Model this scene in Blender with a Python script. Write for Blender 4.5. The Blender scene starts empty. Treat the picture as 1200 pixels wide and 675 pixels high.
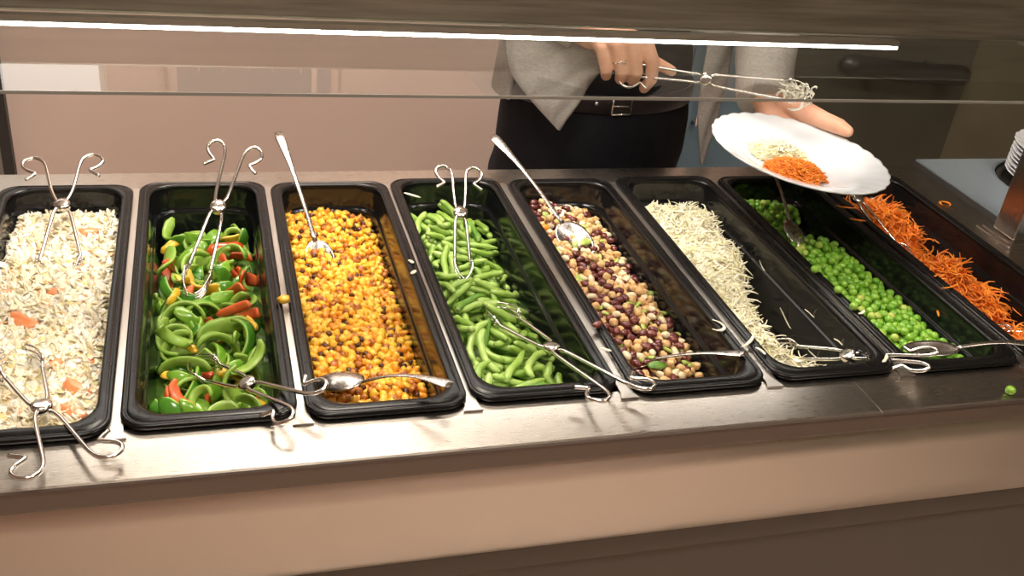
import bpy, bmesh, math, random
import numpy as np
from mathutils import Vector, Matrix, Euler, noise
R = math.radians
PI = math.pi
random.seed(7)
rng = np.random.default_rng(7)
scn = bpy.context.scene
COL = scn.collection

# ------------------------------------------------------------------ camera, light, exposure
cam_d = bpy.data.cameras.new('camera')
cam = bpy.data.objects.new('camera', cam_d)
COL.objects.link(cam)
cam.location = (0.265, -0.782, 0.618)
cam.rotation_euler = (R(59.81), R(-6.24), R(-15.43))
cam_d.sensor_width = 36
cam_d.lens = 35.55
cam_d.clip_start = 0.02
scn.camera = cam
scn.view_settings.view_transform = 'Standard'
scn.view_settings.look = 'None'
scn.view_settings.exposure = 0.0
scn.view_settings.gamma = 1
scn.view_settings.use_curve_mapping = False
LED_POWER = 28.5
FILL_POWER = 24.0
WORLD = 0.05
w = bpy.data.worlds.new('world'); scn.world = w; w.use_nodes = True
w.node_tree.nodes['Background'].inputs[0].default_value = (1.0, .93, .85, 1)
w.node_tree.nodes['Background'].inputs[1].default_value = WORLD


# ------------------------------------------------------------------ materials
def nd(nt, kind, **kw):
    n = nt.nodes.new(kind)
    for k, v in kw.items():
        if k in n.inputs.keys() if isinstance(k, str) else False:
            n.inputs[k].default_value = v
        else:
            setattr(n, k, v)
    return n


def mat(name, col, rough=.5, metal=0, col2=None, scale=40, bump=0, bscale=120, sss=0, spec=.5, stretch=None, rvar=0, coat=0, alpha_noise=None):
    if name != 'skin': sss = 0
    m = bpy.data.materials.new(name); m.use_nodes = True
    nt = m.node_tree; b = nt.nodes['Principled BSDF']
    b.inputs['Base Color'].default_value = (*col, 1)
    b.inputs['Roughness'].default_value = rough
    b.inputs['Metallic'].default_value = metal
    b.inputs['Specular IOR Level'].default_value = spec
    if coat:
        b.inputs['Coat Weight'].default_value = coat; b.inputs['Coat Roughness'].default_value = .12
    if sss:
        b.inputs['Subsurface Weight'].default_value = sss
        b.inputs['Subsurface Radius'].default_value = (.004, .003, .002)
        b.inputs['Subsurface Scale'].default_value = 1.0
    tc = nt.nodes.new('ShaderNodeTexCoord'); mp = nt.nodes.new('ShaderNodeMapping')
    nt.links.new(tc.outputs['Object'], mp.inputs[0])
    if stretch: mp.inputs['Scale'].default_value = stretch
    if col2 is not None:
        n = nt.nodes.new('ShaderNodeTexNoise'); n.inputs['Scale'].default_value = scale; n.inputs['Detail'].default_value = 4
        nt.links.new(mp.outputs[0], n.inputs['Vector'])
        r = nt.nodes.new('ShaderNodeValToRGB'); r.color_ramp.elements[0].position = .36; r.color_ramp.elements[1].position = .64
        r.color_ramp.elements[0].color = (*col, 1); r.color_ramp.elements[1].color = (*col2, 1)
        nt.links.new(n.outputs[0], r.inputs[0]); nt.links.new(r.outputs[0], b.inputs['Base Color'])
    if bump or rvar:
        n = nt.nodes.new('ShaderNodeTexNoise'); n.inputs['Scale'].default_value = bscale; n.inputs['Detail'].default_value = 3
        nt.links.new(mp.outputs[0], n.inputs['Vector'])
        if bump:
            bp = nt.nodes.new('ShaderNodeBump'); bp.inputs['Strength'].default_value = bump; bp.inputs['Distance'].default_value = .001
            nt.links.new(n.outputs[0], bp.inputs['Height']); nt.links.new(bp.outputs[0], b.inputs['Normal'])
        if rvar:
            mr = nt.nodes.new('ShaderNodeMapRange'); mr.inputs['To Min'].default_value = rough - rvar; mr.inputs['To Max'].default_value = rough + rvar
            nt.links.new(n.outputs[0], mr.inputs[0]); nt.links.new(mr.outputs[0], b.inputs['Roughness'])
    return m


def emit(name, col, s):
    m = bpy.data.materials.new(name); m.use_nodes = True
    nt = m.node_tree; nt.nodes.clear()
    e = nt.nodes.new('ShaderNodeEmission'); e.inputs[0].default_value = (*col, 1); e.inputs[1].default_value = s
    o = nt.nodes.new('ShaderNodeOutputMaterial'); nt.links.new(e.outputs[0], o.inputs[0])
    return m


def glass(name, tint, ior=1.5):
    m = bpy.data.materials.new(name); m.use_nodes = True
    nt = m.node_tree; nt.nodes.clear()
    t = nt.nodes.new('ShaderNodeBsdfTransparent'); t.inputs[0].default_value = (*tint, 1)
    g = nt.nodes.new('ShaderNodeBsdfGlossy'); g.inputs['Roughness'].default_value = .01
    f = nt.nodes.new('ShaderNodeFresnel'); f.inputs[0].default_value = ior
    mx = nt.nodes.new('ShaderNodeMixShader'); o = nt.nodes.new('ShaderNodeOutputMaterial')
    ge = nt.nodes.new('ShaderNodeNewGeometry'); sb = nt.nodes.new('ShaderNodeMath'); sb.operation = 'SUBTRACT'; sb.inputs[0].default_value = 1
    ml = nt.nodes.new('ShaderNodeMath'); ml.operation = 'MULTIPLY'
    nt.links.new(ge.outputs['Backfacing'], sb.inputs[1]); nt.links.new(f.outputs[0], ml.inputs[0]); nt.links.new(sb.outputs[0], ml.inputs[1])
    nt.links.new(ml.outputs[0], mx.inputs[0]); nt.links.new(t.outputs[0], mx.inputs[1]); nt.links.new(g.outputs[0], mx.inputs[2])
    nt.links.new(mx.outputs[0], o.inputs[0])
    return m


M = {}
M['steel'] = mat('brushed_steel', (.47, .43, .385), .28, 1, bump=.010, bscale=30, stretch=(2, 60, 60), rvar=.03)
M['panel'] = mat('satin_steel_panel', (.92, .83, .74), .38, 1, rvar=.03)
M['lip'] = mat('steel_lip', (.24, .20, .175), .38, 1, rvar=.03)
M['cabinet'] = mat('dark_cabinet', (.16, .14, .12), .45, .6, bump=.05)
M['beam'] = mat('beam_steel', (.36, .34, .28), .42, 1, col2=(.25, .23, .19), scale=6, bump=.05, bscale=30, stretch=(1, 20, 20))
M['wire'] = mat('polished_steel', (.78, .75, .71), .16, 1, rvar=.04, bscale=200)
M['spoon'] = mat('spoon_steel', (.46, .42, .39), .27, 1, rvar=.04, bscale=90)
M['bare'] = mat('bare_steel', (.5, .47, .43), .35, 1)
M['black'] = mat('black_polycarbonate', (.009, .009, .010), .15, 0, bump=.02, bscale=60, rvar=.03, spec=.42)
M['rim'] = mat('black_rim', (.006, .0055, .0055), .26, 0, bump=.015, bscale=200, rvar=.04, spec=.22)
M['glass'] = glass('clear_glass', (.93, .94, .93))
M['glass_edge'] = mat('glass_edge', (.22, .21, .18), .2, 0, spec=.8, rvar=.05)
M['led'] = emit('led_light', (1, .95, .88), LED_POWER)
M['wall'] = mat('beige_wall', (.66, .51, .44), .6, col2=(.645, .495, .425), scale=3, bump=.05)
M['olive'] = mat('olive_panel', (.17, .155, .10), .5, col2=(.15, .135, .09), scale=5)
M['olive2'] = mat('olive_panel_dark', (.085, .078, .058), .5, col2=(.075, .07, .05), scale=5)
M['blue'] = mat('blue_grey_laminate', (.20, .29, .37), .4, col2=(.18, .27, .34), scale=9)
M['bluesteel'] = mat('blue_grey_steel', (.25, .30, .34), .4, .3, bump=.05, rvar=.05)
M['floor'] = mat('floor_tile', (.62, .50, .42), .4, col2=(.57, .46, .38), scale=6, bump=.05)
M['ceiling'] = mat('ceiling_paint', (.62, .58, .52), .8, col2=(.6, .56, .5), scale=9)
M['blackbar'] = mat('black_lacquer', (.006, .006, .007), .4, bump=.05)
M['dark'] = mat('dark_trim', (.03, .028, .025), .5, bump=.1)
M['plate'] = mat('white_opal_glass', (.70, .72, .75), .14, 0, spec=.5, coat=.3, col2=(.68, .70, .73), scale=10)
M['skin'] = mat('skin', (.70, .37, .24), .5, col2=(.76, .43, .29), scale=60, bump=.25, bscale=500, sss=.15)
M['nail'] = mat('finger_nail', (.78, .48, .40), .3, col2=(.8, .5, .42), scale=60)
M['knit'] = mat('grey_knit', (.50, .46, .42), .9, col2=(.40, .37, .34), scale=160, bump=.6, bscale=700, stretch=(1, 1, 2.5), spec=.2)
M['top'] = mat('black_top', (.004, .004, .005), .8, bump=.3, bscale=300, spec=.3, col2=(.006, .006, .008), scale=90)
M['trousers'] = mat('black_trousers', (.005, .005, .008), .75, bump=.3, bscale=400, spec=.3, col2=(.007, .007, .011), scale=60)
M['belt'] = mat('black_leather', (.02, .015, .015), .3, bump=.3, bscale=200)
M['hair'] = mat('brown_hair', (.09, .05, .03), .6, bump=.5, bscale=200, stretch=(8, 8, 1))
M['gold'] = mat('silver_ring', (.8, .76, .7), .15, 1, rvar=.02)
# foods
M['corn'] = mat('corn_yellow', (.90, .47, .03), .30, col2=(.94, .57, .07), scale=150, coat=.2)
M['corn2'] = mat('corn_orange', (.78, .26, .012), .32, sss=.12, col2=(.85, .38, .03), scale=200, coat=.2)
M['corn3'] = mat('corn_browned', (.26, .06, .01), .32, col2=(.62, .22, .02), scale=220, coat=.2)
M['corn4'] = mat('corn_charred', (.035, .012, .008), .28, col2=(.14, .035, .012), scale=260, coat=.2)
M['bean'] = mat('green_bean', (.24, .41, .055), .36, sss=.08, col2=(.34, .52, .10), scale=70, coat=.15, bump=.1)
M['bean2'] = mat('pale_green_bean', (.33, .52, .09), .36, sss=.08, col2=(.42, .60, .15), scale=70, coat=.15)
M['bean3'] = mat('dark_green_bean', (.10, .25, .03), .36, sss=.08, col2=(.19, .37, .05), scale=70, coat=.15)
M['beancut'] = mat('bean_cut_end', (.5, .62, .22), .5, col2=(.4, .55, .15), scale=300)
M['pea'] = mat('pea_green', (.13, .34, .02), .28, sss=.1, col2=(.18, .42, .03), scale=60, coat=.2)
M['pea2'] = mat('pea_light', (.20, .43, .035), .28, sss=.1, col2=(.26, .48, .05), scale=60, coat=.2)
M['pea3'] = mat('pea_yellowish', (.45, .50, .10), .34, sss=.1, col2=(.35, .52, .08), scale=60)
M['kidney'] = mat('kidney_bean_red', (.085, .014, .012), .22, col2=(.16, .03, .025), scale=90, coat=.35)
M['kidney2'] = mat('kidney_bean_brown', (.20, .05, .04), .25, col2=(.13, .025, .02), scale=90, coat=.3)
M['chick'] = mat('chickpea_tan', (.70, .42, .17), .42, sss=.1, col2=(.78, .52, .25), scale=150, bump=.2, bscale=300)
M['whitebean'] = mat('white_bean', (.80, .66, .42), .4, sss=.1, col2=(.84, .72, .5), scale=100)
M['leek'] = mat('pepper_dice', (.32, .45, .07), .35, col2=(.5, .58, .16), scale=120)
M['pepg'] = mat('pepper_skin_green', (.045, .19, .012), .2, col2=(.10, .30, .025), scale=30, coat=.5)
M['pepgi'] = mat('pepper_flesh_green', (.34, .50, .09), .35, col2=(.24, .42, .05), scale=60, sss=.08)
M['pepl'] = mat('pepper_skin_lime', (.13, .33, .02), .22, col2=(.22, .43, .04), scale=30, coat=.4)
M['pepr'] = mat('pepper_skin_red', (.62, .05, .01), .22, col2=(.72, .11, .02), scale=30, coat=.4)
M['pepri'] = mat('pepper_flesh_red', (.75, .16, .04), .4, col2=(.7, .10, .03), scale=60)
M['pepy'] = mat('pepper_skin_yellow', (.80, .45, .02), .22, col2=(.85, .52, .03), scale=30, coat=.4)
M['pepyi'] = mat('pepper_flesh_yellow', (.82, .60, .12), .4, col2=(.8, .55, .08), scale=60)
M['cab'] = mat('white_cabbage', (.90, .84, .60), .45, sss=.12, col2=(.92, .88, .72), scale=90, coat=.1)
M['cab2'] = mat('cabbage_pale_green', (.82, .80, .44), .45, sss=.12, col2=(.88, .84, .56), scale=90)
M['slaw'] = mat('slaw_cream', (.88, .77, .53), .45, sss=.12, col2=(.90, .82, .62), scale=90, coat=.15)
M['slaw2'] = mat('slaw_white', (.92, .86, .72), .45, sss=.12, col2=(.93, .89, .78), scale=90, coat=.15)
M['slaw3'] = mat('slaw_yellow', (.72, .62, .26), .45, sss=.12, col2=(.78, .7, .38), scale=90)
M['slaw4'] = mat('slaw_peach', (.78, .45, .22), .45, sss=.12, col2=(.8, .55, .32), scale=90)
M['tomato'] = mat('tomato_piece', (.78, .24, .08), .3, sss=.15, col2=(.82, .36, .16), scale=60, coat=.3)
M['carrot'] = mat('carrot_orange', (.85, .23, .015), .42, sss=.12, col2=(.9, .30, .03), scale=100)
M['carrot2'] = mat('carrot_deep', (.75, .15, .01), .42, sss=.12, col2=(.82, .22, .02), scale=100)
M['leaf'] = mat('herb_leaf', (.08, .2, .02), .4, col2=(.16, .3, .04), scale=80)
M['white_em'] = emit('lit_panel', (1, .95, .86), 3.4)
M['soft_em'] = emit('lit_window', (1, .93, .84), .55)
M['fill_em'] = emit('fill_lamp', (1, .90, .78), FILL_POWER)  # glow of the added, unseen ceiling lamps
M['fill_em2'] = emit('fill_lamp_rear', (1, .88, .77), FILL_POWER * 1.9)  # stronger glow for the added lamp that lifts the back wall


# ------------------------------------------------------------------ mesh building
class MB:
    def __init__(s): s.v = []; s.f = []; s.m = []; s.sm = []

    def add(s, vs, fs, mi=0, smooth=True):
        o = len(s.v); s.v += [tuple(v) for v in vs]
        for f in fs: s.f.append(tuple(o + i for i in f)); s.m.append(mi); s.sm.append(smooth)

    def box(s, x0, x1, y0, y1, z0, z1, mi=0):
        v = [(x0, y0, z0), (x1, y0, z0), (x1, y1, z0), (x0, y1, z0), (x0, y0, z1), (x1, y0, z1), (x1, y1, z1), (x0, y1, z1)]
        s.add(v, [(3, 2, 1, 0), (4, 5, 6, 7), (0, 1, 5, 4), (1, 2, 6, 5), (2, 3, 7, 6), (3, 0, 4, 7)], mi, False)

    def loops(s, L, mi=0, cap0=True, cap1=True, smooth=True, closed=True):
        """L: list of rings (equal length)"""
        n = len(L[0]); vs = [p for r in L for p in r]; fs = []
        for i in range(len(L) - 1):
            for j in range(n if closed else n - 1):
                a = i * n + j; b = i * n + (j + 1) % n
                fs.append((a, b, b + n, a + n))
        s.add(vs, fs, mi, smooth)
        o = len(s.v) - len(vs)
        if cap0: s.f.append(tuple(o + j for j in range(n))[::-1]); s.m.append(mi); s.sm.append(smooth)
        if cap1: s.f.append(tuple(o + (len(L) - 1) * n + j for j in range(n))); s.m.append(mi); s.sm.append(smooth)

    def tube(s, pts, r, n=8, mi=0, flat=None, up=None, caps=True):
        """r: float or list; flat: (rw, rt) factor for an elliptical section with 'up' as the thin axis"""
        P = [Vector(p) for p in pts]; rr = r if hasattr(r, '__len__') else [r] * len(P)
        T = []
        for i in range(len(P)):
            t = P[min(i + 1, len(P) - 1)] - P[max(i - 1, 0)]
            T.append(t.normalized() if t.length > 1e-9 else Vector((0, 0, 1)))
        u = Vector(up) if up is not None else (Vector((0, 0, 1)) if abs(T[0].z) < .9 else Vector((1, 0, 0)))
        rings = []
        for i, p in enumerate(P):
            u = (u - T[i] * u.dot(T[i]))
            if u.length < 1e-6: u = T[i].orthogonal()
            u.normalize(); v = T[i].cross(u)
            fw, ft = flat if flat else (1, 1)
            rings.append([p + v * (math.cos(2 * PI * k / n) * rr[i] * fw) + u * (math.sin(2 * PI * k / n) * rr[i] * ft) for k in range(n)])
        s.loops(rings, mi, caps, caps)

    def build(s, name, mats, parent=None, origin=None):
        me = bpy.data.meshes.new(name)
        o0 = Vector(origin) if origin is not None else (Vector(parent['_o']) if parent is not None and '_o' in parent else Vector((0, 0, 0)))
        me.from_pydata([(v[0] - o0.x, v[1] - o0.y, v[2] - o0.z) for v in s.v], [], s.f)
        if not isinstance(mats, (list, tuple)): mats = [mats]
        for m_ in mats: me.materials.append(m_)
        me.polygons.foreach_set('material_index', s.m)
        me.polygons.foreach_set('use_smooth', s.sm)
        me.validate(); me.update()
        bm = bmesh.new(); bm.from_mesh(me); bmesh.ops.recalc_face_normals(bm, faces=bm.faces); bm.to_mesh(me); bm.free()
        o = bpy.data.objects.new(name, me); COL.objects.link(o)
        if parent is not None:
            o.parent = parent
        elif origin is not None:
            o.location = o0
        o['_o'] = tuple(o0)
        return o


def tag(o, label=None, cat=None, group=None, kind=None):
    if label: o['label'] = label
    if cat: o['category'] = cat
    if group: o['group'] = group
    if kind: o['kind'] = kind
    return o


def thing(name, label, cat, loc, group=None):
    o = bpy.data.objects.new(name, None); COL.objects.link(o); o.location = loc; o['_o'] = tuple(loc)
    o.empty_display_size = .02
    return tag(o, label, cat, group)


def bevel(o, w_=.002, seg=2):
    md = o.modifiers.new('bevel', 'BEVEL'); md.width = w_; md.segments = seg; md.limit_method = 'ANGLE'; md.angle_limit = R(40)
    return o


def catmull(pts, n=6, closed=False):
    P = [np.array(p, float) for p in pts]; out = []
    m = len(P)
    for i in range(m - 1):
        p0 = P[max(i - 1, 0)]; p1 = P[i]; p2 = P[i + 1]; p3 = P[min(i + 2, m - 1)]
        for k in range(n):
            t = k / n
            out.append(.5 * ((2 * p1) + (-p0 + p2) * t + (2 * p0 - 5 * p1 + 4 * p2 - p3) * t * t + (-p0 + 3 * p1 - 3 * p2 + p3) * t ** 3))
    out.append(P[-1])
    return [tuple(q) for q in out]


def structure(mb, name, m_, bev=0):
    o = mb.build(name, m_); o['kind'] = 'structure'
    if bev: bevel(o, bev)
    return o


def sbox(name, m_, *b, bev=0):
    mb = MB(); mb.box(*b); return structure(mb, name, m_, bev)


# ------------------------------------------------------------------ the room
FZ = -.9; CZ = 1.75
XL, XR, YB, YF = -2.6, 3.6, 1.86, -3.2
sbox('floor', M['floor'], XL, XR, YF, YB, FZ - .05, FZ)
sbox('ceiling', M['ceiling'], XL, XR, YF, YB, CZ, CZ + .05)
sbox('wall_back', M['wall'], -.20, XR, YB - .06, YB, FZ, CZ)
sbox('wall_front', M['wall'], XL, XR, YF - .06, YF, FZ, CZ)
sbox('wall_left', M['wall'], XL - .06, XL, YF, YB, FZ, CZ)
sbox('wall_right', M['olive'], XR, XR + .06, YF, YB, FZ, CZ)
sbox('trim_1', M['dark'], -.225, -.20, YB - .09, YB, FZ, CZ)
# pale door beside the dark jamb
d = sbox('door_1', mat('pale_door', (.42, .40, .36), .5, col2=(.4, .38, .34), scale=4), -1.15, -.225, YB - .05, YB, FZ, 1.2, bev=.003)
sbox('wall_upper', M['wall'], XL, -.225, YB - .05, YB, 1.2, CZ)
sbox('wall_side', M['wall'], XL, -1.15, YB - .05, YB, FZ, 1.2)
sbox('trim_2', M['olive2'], 1.83, 2.44, YB - .22, YB - .061, FZ, CZ)
sbox('trim_3', M['olive'], 2.44, XR, YB - .215, YB - .061, FZ, CZ)
sbox('baseboard_back', M['dark'], -.20, 1.83, YB - .075, YB - .061, FZ, FZ + .08)

# blue-grey cabinet behind the person
cb = thing('cupboard', 'blue-grey cupboard standing against the back wall behind the person', 'cupboard', (1.41, 1.6, FZ))
mb = MB(); mb.box(1.18, 1.64, 1.42, 1.78, FZ + .06, .02); bevel(mb.build('carcass', M['blue'], cb), .003)
for x0, x1 in ((1.183, 1.409), (1.411, 1.637)):
    mb = MB(); mb.box(x0, x1, 1.402, 1.42, FZ + .08, .0)
    dd = bevel(mb.build('door', M['blue'], cb), .003)
    mb = MB(); hx = x1 - .03 if x0 < 1.3 else x0 + .03
    mb.tube([(hx, 1.402, -.25), (hx, 1.38, -.25), (hx, 1.38, -.13), (hx, 1.402, -.13)], .005)
    mb.build('handle', M['wire'], dd, origin=cb['_o'])
mb = MB(); mb.box(1.20, 1.62, 1.44, 1.76, FZ, FZ + .06); mb.build('plinth', M['dark'], cb)

# black rail on the olive panel
hr = thing('wall_shelf', 'long rounded black shelf fixed on the dark olive panel behind the counter', 'shelf', (2.1, 1.62, -.16))
mb = MB(); mb.tube(catmull([(1.98, 1.585, -.155), (2.0, 1.575, -.15), (2.2, 1.57, -.165), (2.33, 1.57, -.17), (2.36, 1.58, -.175)], 4), [.012] * 1 + [.03] * 15 + [.012], 12, up=(0, 1, 0))
mb.build('shelf_board', M['blackbar'], hr)
for x in (2.05, 2.28):
    mb = MB(); mb.box(x - .012, x + .012, 1.585, 1.641, -.175, -.15); mb.build('bracket', M['dark'], hr)

# lit panels on the back wall (mirrored in the glass)
lp = thing('wall_light', 'bright white lit panel high on the back wall, mirrored in the glass shelf', 'light', (-.15, 1.8, .8))
mb = MB(); mb.box(-.62, .018, 1.772, 1.786, .70, 1.10); mb.build('diffuser', M['white_em'], lp)
mb = MB(); mb.box(-.635, .033, 1.786, 1.80, .685, 1.115); mb.build('frame', M['ceiling'], lp)
wd = tag(bpy.data.objects.new('window_1', None), kind='structure'); COL.objects.link(wd); wd['_o'] = (0, 0, 0)
mb = MB(); mb.box(.20, .58, 1.782, 1.79, .70, 1.085); mb.build('pane', M['soft_em'], wd)
mb = MB()
for a in (.25, .31, .37, .43, .50): mb.box(a, a + .006, 1.772, 1.782, .80, .835)
mb.box(.53, .545, 1.772, 1.782, .70, 1.085); mb.box(.18, .20, 1.772, 1.80, .68, 1.1); mb.box(.58, .60, 1.772, 1.80, .68, 1.1)
mb.build('window_frame', M['wall'], wd)

# unseen ceiling lamps, added to brighten the food, counter front and back wall
for i, (x, y, lab) in enumerate([(.1, -.55, 'unseen square ceiling lamp added to light the near side of the salad counter'), (1.6, -.9, 'unseen square ceiling lamp added over the front aisle to brighten the counter front'), (.5, 1.15, 'unseen square ceiling lamp added behind the counter to brighten the back wall')]):
    cl = thing('added_ceiling_light', lab, 'added ceiling lamp', (x, y, CZ))
    mb = MB(); mb.box(x - .30, x + .30, y - .30, y + .30, CZ - .03, CZ); mb.build('housing', M['ceiling'], cl)
    mb = MB(); mb.box(x - .28, x + .28, y - .28, y + .28, CZ - .036, CZ - .03); mb.build('diffuser', M['fill_em2' if i == 2 else 'fill_em'], cl)

# ------------------------------------------------------------------ the counter
PX = [.0069, .1763, .3451, .5113, .6842, .8562, 1.027, 1.198]
PY = [-.002, .0030, -.002, .0050, -.0025, .0015, -.002, -.002]
PW, PL = .162, .53
ct = thing('counter_top', 'long brushed steel counter top holding the row of black salad pans', 'counter', (.6, .25, 0))
mb = MB()
prof = [(.010, -.003), (.010, 0), (-.0590, 0), (-.0615, -.0008), (-.0630, -.0028), (-.0635, -.006), (-.0635, -.022), (-.0625, -.0245), (-.0600, -.0255), (-.050, -.0255), (-.050, -.0035)]
mb.loops([[(x, p[0], p[1]) for p in prof] for x in (-.75, .951)], 0, smooth=False)
mb.loops([[(x, p[0], p[1]) for p in prof] for x in (.9525, 2.1)], 0, smooth=False)
mb.box(.951, .9525, -.0632, .01, -.024, -.0012, 0)
mb.box(-.75, 2.1, .5245, .578, -.022, 0); mb.box(-.75, -.002, .01, .5245, -.004, 0); mb.box(1.354, 2.1, .01, .5245, -.004, 0)
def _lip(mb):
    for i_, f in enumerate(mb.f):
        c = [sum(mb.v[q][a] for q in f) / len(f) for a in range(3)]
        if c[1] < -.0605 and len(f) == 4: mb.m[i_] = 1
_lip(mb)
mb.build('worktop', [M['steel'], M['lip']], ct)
for i in range(7):
    cx = (PX[i] + PW + PX[i + 1]) / 2
    mb = MB(); hw = .007
    v = [(cx - hw, .5244, 0), (cx + hw, .5244, 0), (cx + hw, .02, 0), (cx + hw, .004, 0), (cx + hw + .003, -.005, 0), (cx - hw - .003, -.005, 0), (cx - hw, .004, 0), (cx - hw, .02, 0)]
    mb.loops([[(p[0], p[1], .0002) for p in v], [(p[0], p[1], .0024) for p in v]], 0, smooth=False)
    b_ = mb.build('divider_bar', M['bare'], ct)
cbn = thing('serving_cabinet', 'long steel-fronted serving cabinet carrying the counter top', 'cabinet', (.6, .2, FZ))
mb = MB()
pr = [(-.056, -.0255), (-.056, -.06), (-.056, -.10), (-.0555, -.12), (-.0535, -.135), (-.050, -.147), (-.0445, -.157), (-.037, -.164), (-.028, -.167), (-.02, -.167), (-.02, -.0255)]
mb.loops([[(x, p[0], p[1]) for p in pr] for x in (-.75, 2.1)], 0, smooth=True)
o = mb.build('front_panel', M['panel'], cbn)
mb = MB(); mb.box(-.75, 2.1, -.034, .0, -.198, -.1672); bevel(mb.build('trim_strip', M['cabinet'], cbn), .002)
mb = MB(); mb.box(-.75, 2.1, -.028, .56, FZ + .08, -.1985); mb.build('lower_body', M['cabinet'], cbn)
mb = MB(); mb.box(-.75, 2.1, .03, .54, FZ, FZ + .08); mb.build('plinth', M['dark'], cbn)
mb = MB(); mb.box(-.75, 2.1, .556, .572, -.198, -.0222); mb.build('back_panel', M['panel'], cbn)


# ------------------------------------------------------------------ pans
def rrect(x0, x1, y0, y1, z, r, n=6):
    out = []
    for cx, cy, a0 in ((x1 - r, y1 - r, 0), (x0 + r, y1 - r, 90), (x0 + r, y0 + r, 180), (x1 - r, y0 + r, 270)):
        for k in range(n + 1):
            a = R(a0 + 90 * k / n); out.append((cx + r * math.cos(a), cy + r * math.sin(a), z))
    return out


DEPTH = [.10, .10, .10, .10, .10, .10, .10, .10]
PANLAB = ['black pan of chopped coleslaw at the left end of the counter', 'black pan of mixed pepper strips, second from the coleslaw end',
          'black pan of yellow sweetcorn kernels', 'black pan of cut green beans', 'black pan of mixed kidney beans and chickpeas',
          'black pan half full of shredded white cabbage', 'black pan of round green peas', 'black pan of orange grated carrot at the right end of the row']


def make_pan(i):
    X, Y = PX[i], PY[i]
    t = thing('food_pan', PANLAB[i], 'food pan', (X + PW / 2, Y + PL / 2, .0), 'row of black food pans')

    def lp(ix, iyf, iyb, z, r): return rrect(X + ix, X + PW - ix, Y + iyf, Y + PL - iyb, z, r)
    rim = MB()
    L = [lp(.0018, .002, .002, .0026, .022), lp(0, 0, 0, .0028, .024), lp(0, 0, 0, .0060, .024), lp(.0012, .0012, .0012, .0076, .024), lp(.003, .003, .003, .0080, .023),
         lp(.0042, .0042, .0042, .0074, .022), lp(.005, .005, .005, .0070, .022), lp(.006, .0062, .006, .0076, .022), lp(.0072, .0078, .0072, .0082, .022),
         lp(.0115, .015, .011, .0080, .028), lp(.0135, .018, .0125, .0066, .031), lp(.0145, .0195, .0135, .003, .033), lp(.0128, .0175, .0118, .003, .034), lp(.0100, .013, .0095, .0050, .030)]
    rim.loops(L + [L[0]], 0, False, False)
    rim.build('rim', M['rim'], t)
    b = MB(); D = DEPTH[i]
    L = [lp(.0145, .0196, .0135, .0030, .033), lp(.0147, .0198, .0137, .0022, .033), lp(.0149, .0200, .0139, -.001, .033), lp(.0157, .0209, .0149, -.0215, .034), lp(.0158, .021, .015, -.024, .034), lp(.0170, .0222, .0162, -.0275, .034), lp(.0185, .0235, .0175, -.0285, .033), lp(.0192, .0242, .0182, -.031, .033), lp(.0194, .0244, .0184, -.0335, .033), lp(.0228, .0292, .0228, -D + .018, .030),
         lp(.0235, .030, .0235, -D + .012, .030), lp(.0262, .033, .0262, -D + .004, .028), lp(.033, .040, .033, -D, .024),
         lp(.033, .040, .033, -D - .002, .024), lp(.0245, .031, .0245, -D + .002, .028), lp(.0215, .028, .0215, -D + .012, .030), lp(.0172, .0222, .0162, -.031, .033), lp(.0150, .0205, .0142, -.027, .034), lp(.0130, .0180, .0120, .0029, .034)]
    b.loops(L[:12], 0, False, True)
    b.loops(L[12:], 0, True, False)
    b.build('basin', M['black'], t)
    return t


pans = [make_pan(i) for i in range(8)]

# ------------------------------------------------------------------ sneeze guard with its light bar
sg = thing('sneeze_guard', 'glass sneeze guard on a dark steel beam above the salad pans', 'sneeze guard', (.6, .40, .28))
mb = MB(); mb.box(-.75, 2.1, .380, .445, .2790, .348); bevel(mb.build('beam', M['beam'], sg), .003)
gl = MB(); gl.box(-.75, 1.98, .1265, .3795, .2815, .2840); gl.build('glass_shelf', M['glass'], sg)
mb = MB(); mb.box(-.75, 1.98, .1252, .1264, .2812, .2842); mb.build('glass_edge', M['glass_edge'], sg)
mb = MB(); mb.box(1.408, 1.462, .290, .335, .0060, .2795); mb.box(1.408, 1.462, .335, .42, .2650, .2788)
bevel(mb.build('post', M['steel'], sg), .003)
mb = MB(); mb.box(1.392, 1.478, .274, .351, .0, .003); mb.box(1.398, 1.472, .280, .345, .003, .006)
bevel(mb.build('base_plate', M['steel'], sg), .001)
mb = MB(); mb.box(-.66, -.60, .38, .43, .0, .2785); mb.build('post', M['steel'], sg)
lb = thing('light_bar', 'thin bright white light strip along the bottom of the steel beam', 'light', (.6, .376, .27))
mb = MB(); mb.box(.048, 1.168, .3665, .3790, .2715, .2785); mb.build('housing', M['bare'], lb)
mb = MB(); mb.box(.050, 1.166, .3662, .3785, .2672, .2712); mb.build('light_strip', M['led'], lb)

# ------------------------------------------------------------------ plate dispenser with its stack
DX, DY = 1.655, .462
pdn = thing('plate_dispenser', 'blue-grey steel plate dispenser with a round well set in the counter end', 'plate dispenser', (DX, DY, 0))
mb = MB()
n = 48
ring = [(DX + .128 * math.cos(2 * PI * k / n), DY + .1 * 1.15 * math.sin(2 * PI * k / n)) for k in range(n)]
ring = [(DX + .112 * math.cos(2 * PI * k / n), DY + .112 * math.sin(2 * PI * k / n)) for k in range(n)]


def sq(k, hx0=1.437, hx1=2.02, hy0=.20, hy1=.576):
    a = 2 * PI * k / n; c, s_ = math.cos(a), math.sin(a)
    tx = ((hx1 - DX) / c if c > 0 else (hx0 - DX) / c) if abs(c) > 1e-6 else 9
    ty = ((hy1 - DY) / s_ if s_ > 0 else (hy0 - DY) / s_) if abs(s_) > 1e-6 else 9
    t_ = min(tx, ty); return (DX + c * t_, DY + s_ * t_)


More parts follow.
